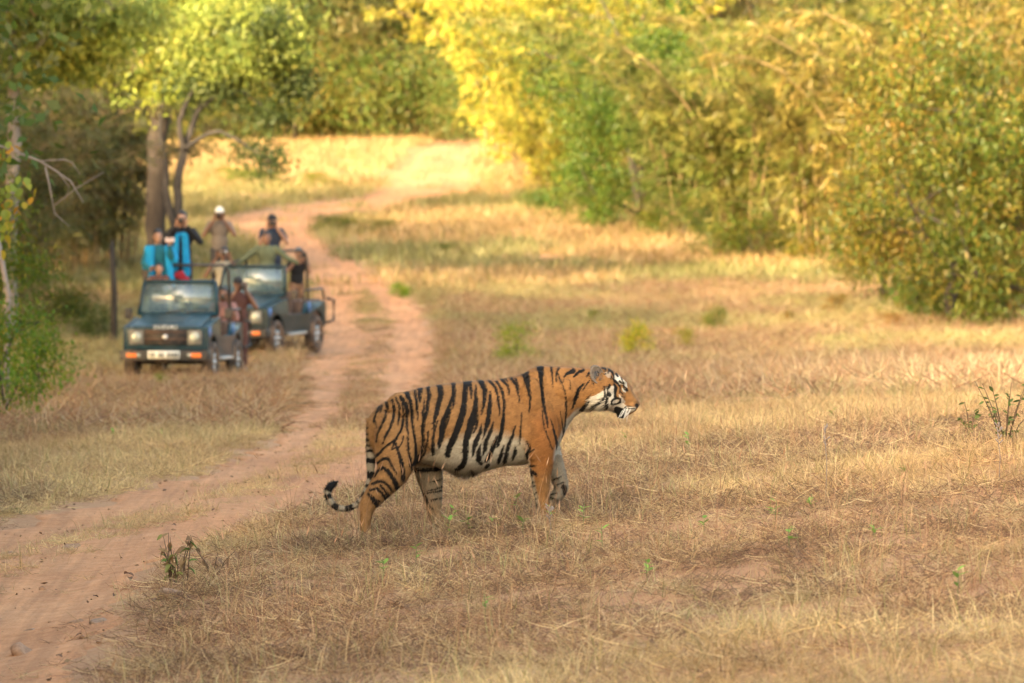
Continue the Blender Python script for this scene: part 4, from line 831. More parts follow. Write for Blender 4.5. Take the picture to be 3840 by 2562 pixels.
    MB().tube([(-.60, -.36, 1.70), (-.60, .3, 1.80), (-.62, .90, 1.82)], .02, 6).build('cage_rail', M['black'], t, True)
    MB().tube([(-.69, .5, 1.0), (-.69, .55, 1.22), (-.69, 1.65, 1.22), (-.69, 1.72, 1.0)], .02, 6).build('side_rail', M['black'], t, True)
    MB().tube([(.69, .5, 1.0), (.69, .55, 1.22), (.69, 1.65, 1.22), (.69, 1.72, 1.0)], .02, 6).build('side_rail', M['black'], t, True)
    MB().tube([(.74, 1.76, .55), (.80, 1.98, .58), (.80, 2.0, .98), (.74, 1.78, 1.02)], .03, 8).build('rear_guard', M['black'], t, True)
    MB().box((.735, -.05, .40), (.10, 1.0, .05)).build('side_step', M['steel'], t, False, .01)
    for s in (-1, 1):
        st = MB().box((s*.33, -.02, .72), (.46, .46, .16)).build('front_seat', M['seat'], t, False, .03); MB().box((s*.33, .22, .98), (.44, .10, .46), 0, -.15).build('seat_back', M['seat'], st, False, .03)
        MB().box((s*.47, 1.0, .80), (.40, 1.2, .44)).build('bench', M['seat'], t, False, .03)
    sw = MB(); n = 18; sw.tube([(.33+.19*math.cos(q), -.33+.06*math.sin(q), 1.08+.17*math.sin(q)) for q in np.linspace(0, 2*math.pi, n)], .014, 6, False); sw.build('steering_wheel', M['black'], t, True)
    MB().box((0, -.50, .93), (1.34, .14, .22)).build('dashboard', M['black'], t, False, .02)
    MB().tube([(-.62, -1.15, .36), (.62, -1.15, .36)], .05, 8).build('axle', M['black'], t); MB().tube([(-.62, 1.2, .36), (.62, 1.2, .36)], .05, 8).build('axle', M['black'], t)
    for yy in (-1.15, 1.2):
        for s in (-1, 1):
            w = empty('wheel', (s*.66, yy, .345)); w.parent = t
            prof2 = [(.21, -.085), (.30, -.10), (.34, -.085), (.35, -.03), (.35, .03), (.34, .085), (.30, .10), (.21, .085)]; mb = MB(); V = []; n = 28
            for r_, h_ in prof2:
                for k in range(n): a = 2*math.pi*k/n; V.append((h_, r_*math.cos(a), r_*math.sin(a)))
            F = [(i*n+k, i*n+(k+1) % n, ((i+1) % 8)*n+(k+1) % n, ((i+1) % 8)*n+k) for i in range(8) for k in range(n)]; mb.add(V, F); mb.build('tyre', M['rubber'], w, True)
            rm = MB().disc((0, 0, 0), .205, .205, -.06, .05, (s, 0, 0), 24); rm.disc((0, 0, 0), .07, .05, .05, .085, (s, 0, 0), 12)
            for k in range(6): a = k*math.pi/3; rm.box((s*.056, .12*math.cos(a), .12*math.sin(a)), (.03, .05, .15), 0, a-math.pi/2)
            rm.build('rim', M['steel'], w)
    return t
J1 = jeep(-5.60, 97.1, math.radians(-7), 'dark teal open jeep with headlights and white plate, parked in front', M['paint'])  # headlights are plain pale glass and give no light
J2 = jeep(-4.85, 110.3, math.radians(-17), 'dark green open jeep parked behind the other with its side showing', M['paint2'])
J1['label'] = 'dark teal open jeep with white number plate, people in cyan aboard'

# ------------------------------------------------------------------ people on the jeeps
def capsule(p, q, r0, r1, n=10):
    p = np.array(p, float); q = np.array(q, float); d = q-p; L = np.linalg.norm(d)+1e-9; d /= L; a, b = orth(d); rings = []
    for s, r, base, sg in [(.97, r0, p, -1), (.7, r0, p, -1), (0, r0, p, 1), (0, r1, q, 1), (.7, r1, q, 1), (.97, r1, q, 1)]:
        c = base + d*sg*s*r; rad = r*math.sqrt(1-s*s); th = np.linspace(0, 2*math.pi, n, endpoint=False)
        rings.append(c + rad*(np.cos(th)[:, None]*a + np.sin(th)[:, None]*b))
    return loft(rings)
def ellips(c, r): m = MB().ball(c, r, 14, 10); return (np.concatenate(m.V), [tuple(f) for f in m.F4])
SKIN = plain('brown skin', (.40, .215, .135), .55, 0, .1, 12); SKIN2 = plain('dark brown skin', (.23, .115, .072), .55, 0, .1, 12); HAIR = plain('black hair', (.015, .012, .012), .5, 0, .3, 30)
def hand(w, d, palm_n):
    """palm and five bent fingers; w wrist, d pointing direction"""
    d = np.array(d, float); d /= np.linalg.norm(d); s = np.cross(d, palm_n); s /= np.linalg.norm(s)+1e-9; nn_ = np.cross(s, d); out = [capsule(w, w+d*.07, .026, .033)]
    for j, (o, L) in enumerate(((-.030, .055), (-.010, .066), (.010, .070), (.029, .060))):
        b = w + d*.085 + s*o; k = b + d*L*.5 + nn_*-.006; out += [capsule(b, k, .0095, .009, 6), capsule(k, k + d*L*.35 - nn_*L*.45, .009, .0075, 6)]
    b = w + d*.03 - s*.03; out += [capsule(b, b - s*.03 + d*.03, .011, .010, 6), capsule(b - s*.03 + d*.03, b - s*.035 + d*.06 - nn_*.012, .010, .008, 6)]
    return out
def person(label, top, Y, shirt, trousers, sk=SKIN, H=1.68, yaw=0, legs='stand', lean=0.0, elbow=((-.30, -.12, 1.16), (.30, -.12, 1.16)), wrist=((-.075, -.21, 1.47), (.075, -.21, 1.47)), sleeve='short', hair='hair', capm=None, extra=None, group=None):
    """top = photograph pixel of the top of the head, Y = depth; local frame faces the camera (-y)"""
    k = H/1.68; w = px(top[0], top[1], Y); zf = w[2]-H
    root = empty('person', (w[0], w[1], zf), yaw); tag(root, label, 'person', group)
    def q(p):
        p = np.array(p, float); 
        if p[2] > .9: p = p + np.array([0, -lean*(p[2]-.9), -abs(lean)*.2*(p[2]-.9)])
        return p*k
    sh = [(-.175, 0, 1.37), (.175, 0, 1.37)]; hip = [(-.09, 0, .86), (.09, 0, .86)]
    if legs == 'stand': kn = [(-.10, -.03, .47), (.10, -.03, .47)]; an = [(-.11, .02, .08), (.11, .02, .08)]
    elif legs == 'stride': kn = [(-.14, -.12, .47), (.10, .05, .47)]; an = [(-.16, -.06, .08), (.12, .16, .08)]
    else: hip = [(-.09, 0, .86), (.09, 0, .86)]; kn = [(-.13, -.40, .84), (.13, -.40, .84)]; an = [(-.13, -.40, .42), (.13, -.40, .42)]
    P = [ellips(q((0, -.005, 1.575)), (.076*k, .095*k, .108*k)), ellips(q((0, -.05, 1.51)), (.052*k, .05*k, .06*k)), capsule(q((0, -.095, 1.585)), q((0, -.108, 1.555)), .010, .015, 6), capsule(q((0, .01, 1.50)), q((0, .015, 1.38)), .052*k, .06*k)]
    for s in (-1, 1): P.append(ellips(q((s*.078, .005, 1.57)), (.012, .02, .03)))
    P += [ellips(q((0, 0, 1.25)), (.165*k, .105*k, .18*k)), ellips(q((0, 0, 1.02)), (.14*k, .095*k, .16*k)), ellips(q((0, .01, .88)), (.155*k, .105*k, .12*k))]
    Sh = [ellips(q((0, 0, 1.25)), (.185*k, .125*k, .20*k)), ellips(q((0, 0, 1.03)), (.165*k, .118*k, .20*k)), ellips(q((0, .01, .90)), (.17*k, .125*k, .11*k))]
    Tr = [ellips(q((0, .01, .88)), (.165*k, .118*k, .12*k))]; Fo = []
    for i in range(2):
        a, e, wr = q(sh[i]), q(elbow[i]), q(wrist[i])
        P += [capsule(a, e, .052*k, .042*k), capsule(e, wr, .041*k, .028*k)]; d = wr-e; d = d/np.linalg.norm(d)*.4 + np.array([0, -.3, .7]); P += hand(wr, d, np.array([0, 1., .2]))
        Sh += [capsule(a, e, .070*k, .058*k) if sleeve != 'half' else capsule(a, a+(e-a)*.6, .070*k, .062*k)]
        if sleeve == 'long': Sh.append(capsule(e, e+(wr-e)*.9, .056*k, .042*k))
        h, n_, an_ = q(hip[i]), q(kn[i]), q(an[i])
        P += [capsule(h, n_, .082*k, .058*k), capsule(n_, an_, .055*k, .038*k), capsule(an_, an_+np.array([0, -.15, -.045])*k, .042*k, .032*k)]
        Tr += [capsule(h, n_, .098*k, .075*k), capsule(n_, n_+(an_-n_)*.95, .074*k, .062*k)]
        Fo.append((an_, an_+np.array([0, -.15, -.045])*k))
    body = remesh(P, .011, 2, 'body'); body.materials.clear(); body.materials.append(sk); bo = obj('body', body, root)
    sm_ = remesh(Sh, .02, 3, 'shirt'); sm_.materials.clear(); sm_.materials.append(shirt); obj('shirt', sm_, root)
    tm = remesh(Tr, .02, 3, 'trousers'); tm.materials.clear(); tm.materials.append(trousers); obj('trousers', tm, root)
    for a, b in Fo: V, F = capsule(a, b, .052*k, .044*k); MB().add(V, F).build('shoe', M['black'], root, True)
    hc = q((0, .012, 1.60))
    if capm is not None:
        m = MB(); n, mm = 16, 6; V = [];F = []
        for i in range(mm+1):
            ph = i/mm*math.pi*.52
            for j in range(n): th = 2*math.pi*j/n; V.append((hc[0]+.092*k*math.sin(ph)*math.cos(th), hc[1]+.112*k*math.sin(ph)*math.sin(th), hc[2]+.112*k*math.cos(ph)))
        for i in range(mm):
            for j in range(n): F.append((i*n+j, (i+1)*n+j, (i+1)*n+(j+1) % n, i*n+(j+1) % n))
        m.add(V, F); cp = m.build('cap', capm, root, True); MB().prism([(.082*k*math.cos(t_)+hc[0], hc[1]-.095*k-.075*k*math.sin(t_)) for t_ in np.linspace(0, math.pi, 9)], 'z', hc[2]-.008, hc[2]+.004).build('brim', capm, cp)
    if capm is None or hair == 'both':
        hr = remesh([ellips(hc+np.array([0, .012, .015]), (.088*k, .105*k, .105*k))] + ([ellips(hc+np.array([0, .07, -.10]), (.07*k, .05*k, .12*k))] if hair == 'long' else []), .012, 2, 'hair')
        bm = bmesh.new(); bm.from_mesh(hr); bmesh.ops.delete(bm, geom=[v for v in bm.verts if v.co.y < hc[1]-.045 and v.co.z < hc[2]+.045], context='VERTS'); bm.to_mesh(hr); bm.free()
        hr.materials.clear(); hr.materials.append(HAIR); obj('hair', hr, root)
    for s in (-1, 1): MB().ball(q((s*.032, -.093, 1.585)), (.012, .008, .008), 8, 6).build('eye', M['ink'], bo, True)
    return root, (lambda p: Matrix.Rotation(yaw, 3, 'Z') @ Vector(q(p)) + Vector((w[0], w[1], zf)))
def camera_thing(at_, yaw, label, body_m, lens=True, size=(.14, .07, .095)):
    c = empty('photo_camera' if lens else 'mobile_phone', at_, yaw); tag(c, label, 'camera' if lens else 'phone')
    MB().box((0, 0, 0), size).build('camera_body' if lens else 'case', body_m, c, False, .008)
    if lens: MB().tube([(0, -size[1]/2, 0), (0, -size[1]/2-.10, 0), (0, -size[1]/2-.16, 0)], [.034, .036, .042], 12).build('lens', M['black'], c, True)
    else: MB().disc((.02, -size[1]/2, .03), .008, .008, 0, -.004, (0, 1, 0), 8).build('lens', M['ink'], c)
def cloth(n, c, v=.15): return plain(n, c, .9, 0, v, 9, .25)
navy = cloth('navy cloth', (.025, .035, .06)); cyan = cloth('cyan cloth', (.006, .26, .52)); blackc = cloth('black cloth', (.015, .015, .018)); taupe = cloth('grey brown cloth', (.19, .15, .12)); olive = cloth('olive khaki cloth', (.11, .125, .07)); beige = cloth('beige cloth', (.42, .36, .26)); rust = cloth('rust brown cloth', (.11, .045, .035)); teal = cloth('teal cloth', (.01, .12, .16)); redc = cloth('red cloth', (.45, .03, .05)); dk = cloth('dark trousers cloth', (.05, .045, .045)); ol2 = cloth('olive trousers cloth', (.10, .105, .07)); brn = cloth('brown patterned cloth', (.22, .12, .07), .6); whitec = cloth('white cap cloth', (.75, .73, .66)); blackcap = cloth('black cap cloth', (.02, .02, .024)); greyc = cloth('grey cloth', (.10, .11, .12))
UP = dict()
# woman with the open cyan jacket and phone, standing at the front left of the near jeep
p1, f1 = person('person in open cyan jacket holding a pale phone to the face', (592, 866), 97.6, teal, dk, H=1.62, hair='long', sleeve='long', elbow=((-.27, -.05, 1.10), (.22, -.18, 1.20)), wrist=((-.18, -.30, .98), (.15, -.28, 1.44)), yaw=.25)
jk = remesh([capsule((-.18, -.01, 1.32), (-.23, -.06, 1.0), .06, .06), capsule((-.12, -.09, 1.33), (-.15, -.14, .72), .05, .05), capsule((.15, -.05, 1.32), (.21, -.13, .70), .06, .07), capsule((.19, 0, 1.32), (.27, -.16, 1.12), .08, .07), ellips((0, .07, 1.1), (.20, .10, .30))], .02, 3, 'jacket'); jk.materials.clear(); jk.materials.append(cyan); obj('jacket', jk, p1)
camera_thing(f1((.15, -.34, 1.52)), .2, 'pale phone held up by the person in cyan jacket', plain('pinkish phone case', (.72, .55, .50), .4), False, (.16, .012, .085))
p2, f2 = person('person in black with long cyan scarf looking through a camera', (682, 797), 98.3, blackc, dk, H=1.78, sleeve='long', elbow=((-.27, -.05, 1.17), (.30, -.05, 1.20)))
sc = remesh([capsule((-.075, -.13, 1.38), (-.11, -.16, .80), .045, .06), capsule((.065, -.13, 1.38), (.09, -.16, .72), .06, .07), ellips((0, -.02, 1.42), (.11, .10, .05))], .02, 3, 'scarf'); sc.materials.clear(); sc.materials.append(cyan); obj('scarf', sc, p2)
rp = remesh([ellips((.0, -.17, .70), (.13, .06, .08)), ellips((.07, -.17, .60), (.08, .05, .08))], .02, 3, 'pouch'); rp.materials.clear(); rp.materials.append(redc); obj('pouch', rp, p2)
camera_thing(f2((0, -.20, 1.55)), 0, 'black camera held by the person with cyan scarf', M['black'])
p3, f3 = person('person in white cap and grey brown shirt raising a camera', (823, 780), 111.7, taupe, dk, SKIN2, 1.70, capm=whitec, sleeve='half', elbow=((-.31, -.08, 1.14), (.30, -.10, 1.16)))
camera_thing(f3((.01, -.21, 1.54)), 0, 'black camera raised by the person in white cap', M['black'])
p4, f4 = person('small seated person peering over the windscreen of the near jeep', (597, 992), 97.1, rust, dk, SKIN, 1.25, legs='stand', elbow=((-.28, -.1, 1.12), (.28, -.1, 1.12)), wrist=((-.22, -.32, 1.22), (.2, -.32, 1.22)))
p5, f5 = person('person in beige shirt lifting a silver camera with bent arms', (838, 932), 110.9, beige, dk, SKIN2, 1.66, legs='sit', sleeve='half', elbow=((-.36, -.08, 1.13), (.36, -.08, 1.13)), wrist=((-.12, -.22, 1.50), (.13, -.22, 1.50)))
camera_thing(f5((.02, -.24, 1.60)), 0, 'silver compact camera lifted by the person in beige', M['steel'], True, (.12, .04, .07))
p6, f6 = person('person in olive khaki shirt leaning on the rear jeep with arms spread', (1000, 872), 110.9, olive, ol2, SKIN2, 1.70, sleeve='long', elbow=((-.40, -.05, 1.20), (.40, -.02, 1.18)), wrist=((-.62, -.10, 1.02), (.62, .05, 1.08)))
p7, f7 = person('person in navy shirt and black cap pointing a long lens', (1020, 808), 111.8, navy, navy, SKIN, 1.72, capm=blackcap, sleeve='half', elbow=((-.22, -.12, 1.14), (.30, -.05, 1.15)))
camera_thing(f7((.03, -.22, 1.53)), .1, 'black long lens camera of the person in black cap', M['black'])
p8, f8 = person('person in dark clothes and patterned trousers bending beside the rear jeep', (1112, 927), 111.6, blackc, brn, SKIN, 1.50, yaw=.4, lean=.18, sleeve='half', elbow=((-.28, -.12, 1.16), (.25, -.14, 1.14)), legs='stride', capm=greyc)
camera_thing(f8((0, -.21, 1.53)), .4, 'grey camera of the person bending beside the rear jeep', M['bezel'])
p9, f9 = person('person in pinkish shirt leaning out behind the near windscreen with a camera', (838, 1082), 98.4, cloth('dusty pink cloth', (.34, .17, .15)), rust, SKIN2, 1.62, legs='sit', elbow=((-.24, -.12, 1.14), (.24, -.12, 1.14)))
camera_thing(f9((0, -.21, 1.53)), 0, 'pale camera of the person in pinkish shirt', M['bezel'])
p10, f10 = person('person in rust shirt and dark cap standing between the two jeeps', (893, 1043), 99.6, rust, rust, SKIN2, 1.66, capm=blackcap, sleeve='half', yaw=.3)
camera_thing(f10((0, -.21, 1.53)), .3, 'black camera of the person standing between the jeeps', M['black'])
p11, f11 = person('driver in dark shirt seated behind the rear windscreen', (905, 1055), 110.8, greyc, dk, SKIN2, 1.60, legs='sit', elbow=((-.25, -.1, 1.12), (.25, -.1, 1.12)), wrist=((-.15, -.38, 1.1), (.15, -.38, 1.1)))
# ------------------------------------------------------------------ stones, seedlings, shrubs, fallen leaves
def stone_mesh(seed, flat=.6):
    rs = np.random.RandomState(seed); bm = bmesh.new(); bmesh.ops.create_icosphere(bm, subdivisions=3, radius=.5)
    dirs = rs.normal(size=(9, 3)); dirs /= np.linalg.norm(dirs, axis=1, keepdims=True); lim = rs.uniform(.24, .44, 9)
    for v in bm.verts:
        p = np.array(v.co)
        for d, l in zip(dirs, lim):
            e = p @ d
            if e > l: p = p - d*(e-l)*.97
        p *= 1 + .22*(fbm(np.array([p[0]*5+seed]), np.array([p[1]*5+p[2]*3]), seed, 3)[0]-.5); v.co = Vector((p[0], p[1]*.85, p[2]*flat))
    me = bpy.data.meshes.new('stone'); bm.to_mesh(me); bm.free(); me.polygons.foreach_set('use_smooth', np.ones(len(me.polygons), bool)); return me
stones_b = [stone_mesh(i, .62) for i in (1, 2, 3)]; stones_g = [stone_mesh(i, .5) for i in (4, 5)]
for m_ in stones_b: m_.materials.append(M['stone'])
for m_ in stones_g: m_.materials.append(M['stone_grey'])
def stone(u, v, w, lab, grey=0, k=0):
    p = ground_px(u, v); d = w*p[1]/FPX; me = (stones_g if grey else stones_b)[k % (2 if grey else 3)]
    o = obj('stone', me); o.location = (p[0], p[1], p[2]-d*.05); o.scale = (d*1.1, d*1.0, d*1.1); o.rotation_euler = (.1*k, .12, k*1.3); tag(o, lab, 'stone', None)
for k, (u, v, w, lab, gq) in enumerate([
    (44, 2085, 88, 'round brown stone on the strip between the two ruts', 0), (274, 2062, 105, 'flat tan stone half buried in straw between the ruts', 0), (26, 2172, 55, 'small tan stone below the round brown stone on the ruts', 0),
    (96, 2375, 100, 'thin grey flat stone lying in the wheel rut', 1), (278, 2345, 95, 'tan slab stone in the rut beside the grassy verge', 0), (390, 2345, 110, 'tilted grey stone at the edge of rut and dry grass', 1),
    (93, 2462, 175, 'large tan flat stone embedded in the wheel rut', 0), (620, 2245, 150, 'grey boulder half hidden in grass under the dead plant', 1), (1179, 2030, 66, 'pointed tan stone in grass behind the tiger', 0),
    (1215, 2470, 125, 'blocky brown stone deep in the foreground straw', 0), (726, 1620, 55, 'brown stone lying in straw left of the track', 0), (792, 1616, 48, 'dark stone next to the brown one left of the track', 1),
    (60, 1745, 58, 'dark stone at the shaded grass edge left of the track', 1), (126, 1776, 55, 'low dark stone in front of the one at the shaded grass edge', 1), (289, 1545, 60, 'grey stone below the leafy bush left of the track', 1),
    (1075, 1642, 34, 'small red stone on the track behind the tiger', 0), (1320, 2035, 130, 'rounded tan stone at the hind paw of the tiger', 0), (2337, 1846, 90, 'brown stone ahead of the tiger with grass in front', 0),
    (2569, 1826, 68, 'pale tan stone in grass right of the brown stone ahead of the tiger', 0), (2550, 1700, 44, 'small dark stone up the meadow ahead of the tiger', 1), (1993, 1178, 60, 'red brown stone mound beside the sunlit grass strip', 0),
    (2660, 2330, 90, 'low brown clod in the foreground grass', 0), (978, 1760, 24, 'tiny brown stone on the right hand rut', 0)]):
    stone(u, v, w, lab, gq, k)

def leaf_shape(name, col, w=.45, fold=.12, curl=.1):
    V = []; prof = [(0, .03), (.2, .75), (.45, 1.0), (.7, .75), (.88, .35), (1, .0)]
    for t, ww in prof:
        z = -curl*t*t
        V += [(t, -ww*w/2, z+fold*ww*w), (t, 0, z), (t, ww*w/2, z+fold*ww*w)]
    F = [(i*3+j, i*3+j+1, i*3+j+4, i*3+j+3) for i in range(5) for j in (0, 1)]
    return mesh_np(name, V, np.array(F), np.tile(np.array(col), (len(V), 1)), M['leaf'], True)
LF = leaf_shape('leaf', (1, 1, 1)); LFR = leaf_shape('leaf', (1, 1, 1), .8); LFC = leaf_shape('leaf', (1, 1, 1), .5, .3, .5)
def put_leaf(parent, p, d, L, col, me=LF, roll=0):
    o = obj('leaf', me, parent); o.location = p; q = Vector(d).to_track_quat('X', 'Z'); o.rotation_mode = 'QUATERNION'; o.rotation_quaternion = q @ Matrix.Rotation(roll, 3, 'X').to_quaternion(); o.scale = (L, L, L); o.color = (*col, 1); return o
rs = np.random.RandomState(77)
M['stem'] = plain('brown stem', (.10, .065, .04), .9, 0, .3, 20); M['gstem'] = plain('green stem', (.12, .17, .05), .8, 0, .2, 20); M['twig'] = plain('pale grey dead wood', (.26, .22, .20), .9, 0, .25, 10)
# half-dead plant beside the track
p = ground_px(672, 2190); t = empty('withered_plant', p); tag(t, 'withered upright plant with a few green leaves beside the track', 'plant')
for k in range(10):
    a = rs.uniform(-1.2, 1.2); h = rs.uniform(.20, .38); q = np.array([.05*a, rs.uniform(-.03, .03), 0]); m = q + np.array([.03*a+rs.uniform(-.02, .02), 0, h*.55]); e = m + np.array([.04*a+rs.uniform(-.03, .03), rs.uniform(-.02, .02), h*.45])
    MB().tube([q-np.array([0, 0, .03]), m, e], [.005, .004, .002], 5).build('stem', M['stem'], t)
    for j in range(5):
        f = rs.uniform(.15, 1); b_ = q+(m-q)*min(1, f*2) if f < .5 else m+(e-m)*(f*2-1); g_ = [(.12, .20, .05), (.22, .24, .07), (.20, .12, .06), (.30, .20, .10)][rs.randint(4)]
        put_leaf(t, b_, (rs.uniform(-1, 1), rs.uniform(-.6, .3), rs.uniform(-.8, .4)), rs.uniform(.045, .085), g_, LFC if rs.uniform() < .5 else LF, rs.uniform(-1, 1))
p = ground_px(800, 2170); t = empty('withered_plant', p); tag(t, 'low dry curled plant next to the withered upright plant', 'plant')
for k in range(5):
    a = rs.uniform(-1.4, 1.4); h = rs.uniform(.12, .24); e = np.array([.12*a, rs.uniform(-.05, .05), h]); MB().tube([(0, 0, -.02), e*.5+np.array([0, 0, .02]), e], [.005, .004, .002], 4).build('stem', M['stem'], t)
    for j in range(2): put_leaf(t, e*rs.uniform(.5, 1), (rs.uniform(-1, 1), -.3, rs.uniform(-.9, .1)), rs.uniform(.04, .07), (.20, .13, .08), LFC, rs.uniform(-2, 2))
for (u, v, n_, hh, lab) in [(3770, 1680, 9, .5, 'tall weedy green plant with dark stems at the right meadow edge'), (3640, 1640, 5, .3, 'small weedy green plant next to the tall weedy one')]:
    p = ground_px(u, v); t = empty('weed', p); tag(t, lab, 'plant')
    for k in range(n_):
        a = rs.uniform(-1.3, 1.3); h = hh*rs.uniform(.5, 1.05); e = np.array([.22*a*hh/.4, rs.uniform(-.08, .08), h]); MB().tube([(0, 0, -.03), e*.5+np.array([0, 0, .03]), e], [.006, .005, .002], 5).build('stem', M['stem'], t)
        for j in range(8): put_leaf(t, e*rs.uniform(.2, 1), (rs.uniform(-1, 1), rs.uniform(-.6, .4), rs.uniform(-.3, .8)), rs.uniform(.035, .065), np.array((.11, .16, .045))*rs.uniform(.6, 1.4), LF, rs.uniform(-1, 1))
# green seedlings among the dry grass
for k, (u, v) in enumerate([(1700, 1985), (1685, 2040), (1755, 2020), (1940, 1950), (2065, 1965), (2430, 2190), (1440, 2185), (1822, 2320), (3040, 1925), (2580, 1705), (2905, 1975), (3395, 1800), (2960, 2060), (3590, 2260), (425, 1665), (610, 1655), (2350, 1690), (1850, 2010), (2185, 1985), (2640, 2010), (3280, 2050), (1560, 2130), (2260, 2075), (1960, 2010), (3120, 1580), (2250, 1530)]):
    p = ground_px(u, v); t = empty('green_seedling', p, rs.uniform(0, 6)); tag(t, 'small green leafy seedling among dry grass', 'seedling', 'green seedlings among the dry grass')
    h = rs.uniform(.10, .19); MB().tube([(0, 0, -.02), (rs.uniform(-.02, .02), 0, h)], [.003, .002], 4).build('stem', M['gstem'], t)
    for j in range(rs.randint(4, 8)): a = rs.uniform(0, 6.28); put_leaf(t, (0, 0, h*rs.uniform(.4, 1)), (math.cos(a), math.sin(a), rs.uniform(.1, .9)), rs.uniform(.04, .075), np.array((.20, .36, .07))*rs.uniform(.8, 1.4), LF)
# thin seed stalks
for k, (u, v0, v1) in enumerate([(3095, 1890, 1590), (3745, 1830, 1600), (2060, 2050, 1905)]):
    p = ground_px(u, v0); h = (v0-v1)*p[1]/FPX; t = empty('seed_stalk', p); tag(t, 'thin dry seed stalk standing above the grass', 'stalk', 'thin seed stalks in the meadow')
    MB().tube([(0, 0, -.02), (.01, 0, h*.5), (-.01+.03*rs.uniform(-1, 1), 0, h)], [.003, .0025, .0015], 5).build('stem', M['twig'], t)
    hd = MB()
    for j in range(9): z = h*rs.uniform(.7, 1); hd.tube([(0, 0, z), (rs.uniform(-.03, .03), rs.uniform(-.02, .02), z+.03)], [.003, .005], 4)
    tag(hd.build('seed_head', M['twig'], t), kind='stuff')
# fallen leaves on the track
for k, (u, v, L, c) in enumerate([(40, 1930, .16, (.16, .15, .06)), (465, 2172, .10, (.20, .11, .07)), (482, 2185, .09, (.17, .10, .06)), (495, 2222, .06, (.22, .10, .06)), (350, 2255, .05, (.12, .07, .05)), (430, 2250, .06, (.12, .07, .05)), (305, 2400, .05, (.15, .08, .06)), (795, 1932, .04, (.16, .08, .06)), (210, 2480, .06, (.2, .12, .08)), (645, 1985, .05, (.16, .10, .07)), (1000, 1880, .04, (.16, .10, .07)), (720, 2080, .04, (.2, .12, .07))]):
    p = ground_px(u, v); o = put_leaf(None, p+np.array([0, 0, .035]), (rs.uniform(-1, 1), rs.uniform(-1, 1), .25), L, c, LFC, rs.uniform(-.5, .5)); o.name = 'fallen_leaf'; tag(o, 'curled brown dead leaf lying on the red dirt', 'leaf', 'dead leaves on the track')
# shrubs out in the clearing
def shrub(u, v, hpx, lab, tint, k=0, wide=1.0):
    p = ground_px(u, v); s = hpx*p[1]/FPX/1.75; o = plant('shrub', sh[k % 2], ('stem', 'foliage'), p[0], p[1], s*wide, k*1.7, lab, 'shrub', None, tint, 0, s)
for k, (u, v, h, lab, tint, wd) in enumerate([
    (2390, 1350, 150, 'yellow leaved low shrub in the meadow beyond the tiger head', (3.2, 2.7, .7), .8), (1945, 1370, 165, 'green low shrub in the meadow beyond the tiger shoulder', (1.5, 2.0, .8), .85), (1495, 1118, 62, 'bright green small shrub beside the track', (1.7, 2.6, .7), 1.2),
    (2560, 1320, 95, 'sparse yellow green shrub right of the yellow leaved one', (2.1, 2.0, .8), .8), (2690, 1250, 110, 'olive shrub in front of the sunlit grass strip', (1.2, 1.2, .8), .8), (2230, 1220, 60, 'green shrub at the shaded end of the sunlit strip', (1.1, 1.4, .8), .8),
    (1240, 870, 70, 'dark green shrub on the near bank of the track bend', (.9, 1.1, .8), 2.4), (1420, 880, 60, 'dark green spreading shrub next to the track bend', (.9, 1.1, .8), 2.2), (1010, 690, 60, 'grey green shrub on the far bank', (1, 1.2, 1), 2.4),
    (1200, 700, 55, 'pale green shrub on the far bank beside the track', (1.4, 1.5, 1), 2.2), (880, 690, 70, 'green shrub on the far bank below the forest', (1.1, 1.4, .8), 2.2), (1650, 960, 50, 'olive shrub in the shaded middle meadow', (.9, 1.1, .8), 2.0),
    (2060, 800, 110, 'blue green bush at the foot of the yellow bamboo', (.8, 1.2, 1.0), 1.6), (2230, 830, 120, 'leafy green bush under the dark broadleaf tree', (1, 1.3, .8), 1.5), (2700, 960, 190, 'dark leafy bush at the foot of the bamboo', (.75, .9, .8), 1.3), (2960, 950, 150, 'yellow green bush among bamboo stems', (1.6, 1.5, .8), 1.2), (2480, 880, 130, 'light green bush under the smaller broadleaf tree', (1.3, 1.5, .8), 1.3),
    (3420, 1200, 180, 'dark green bush in front of the dense leafy tree', (.8, 1.0, .8), 1.3), (3700, 1190, 230, 'dark shaded bush at the foot of the dense leafy tree', (.7, .95, .8), 1.3), (3140, 1180, 80, 'reddish low shrub at the sunlit grass edge', (1.5, .9, .7), 1.2), (2960, 1220, 60, 'small reddish shrub on the sunlit grass', (1.5, .95, .7), 1.0), (3340, 1240, 70, 'low russet shrub before the dark green bush', (1.6, .8, .6), 1.3),
    (150, 1520, 330, 'leafy green bush at the left edge of the verge', (1.0, 1.5, .6), .75), (20, 1600, 480, 'taller leafy green bush behind the verge bush', (.9, 1.4, .6), .7),
    (2330, 790, 190, 'dense dark bush under the broadleaf trees', (.8, 1.05, .7), 1.2), (2560, 900, 200, 'rounded dark bush before the dry bamboo stems', (.8, 1.0, .7), 1.2), (2830, 975, 190, 'broad olive bush screening the bamboo stems', (1.1, 1.1, .7), 1.4), (3090, 985, 200, 'tall yellowish bush beside the dense leafy tree', (1.3, 1.15, .7), 1.2), (600, 1470, 75, 'leafy sprig in front of the near jeep bumper', (1.5, 1.9, .7), .8), (690, 1455, 45, 'small leafy sprig under the near jeep', (1.5, 1.9, .7), .9), (380, 1290, 130, 'dark shrub beside the dark post trunk', (.6, .8, .6), 1.1), (300, 1200, 120, 'shaded shrub behind the left verge', (.6, .8, .6), 1.6), (180, 1250, 200, 'shaded shrub beneath the pale tree', (.7, .85, .6), 1.3)]):
    shrub(u, v, h, lab, tint, k, wd)
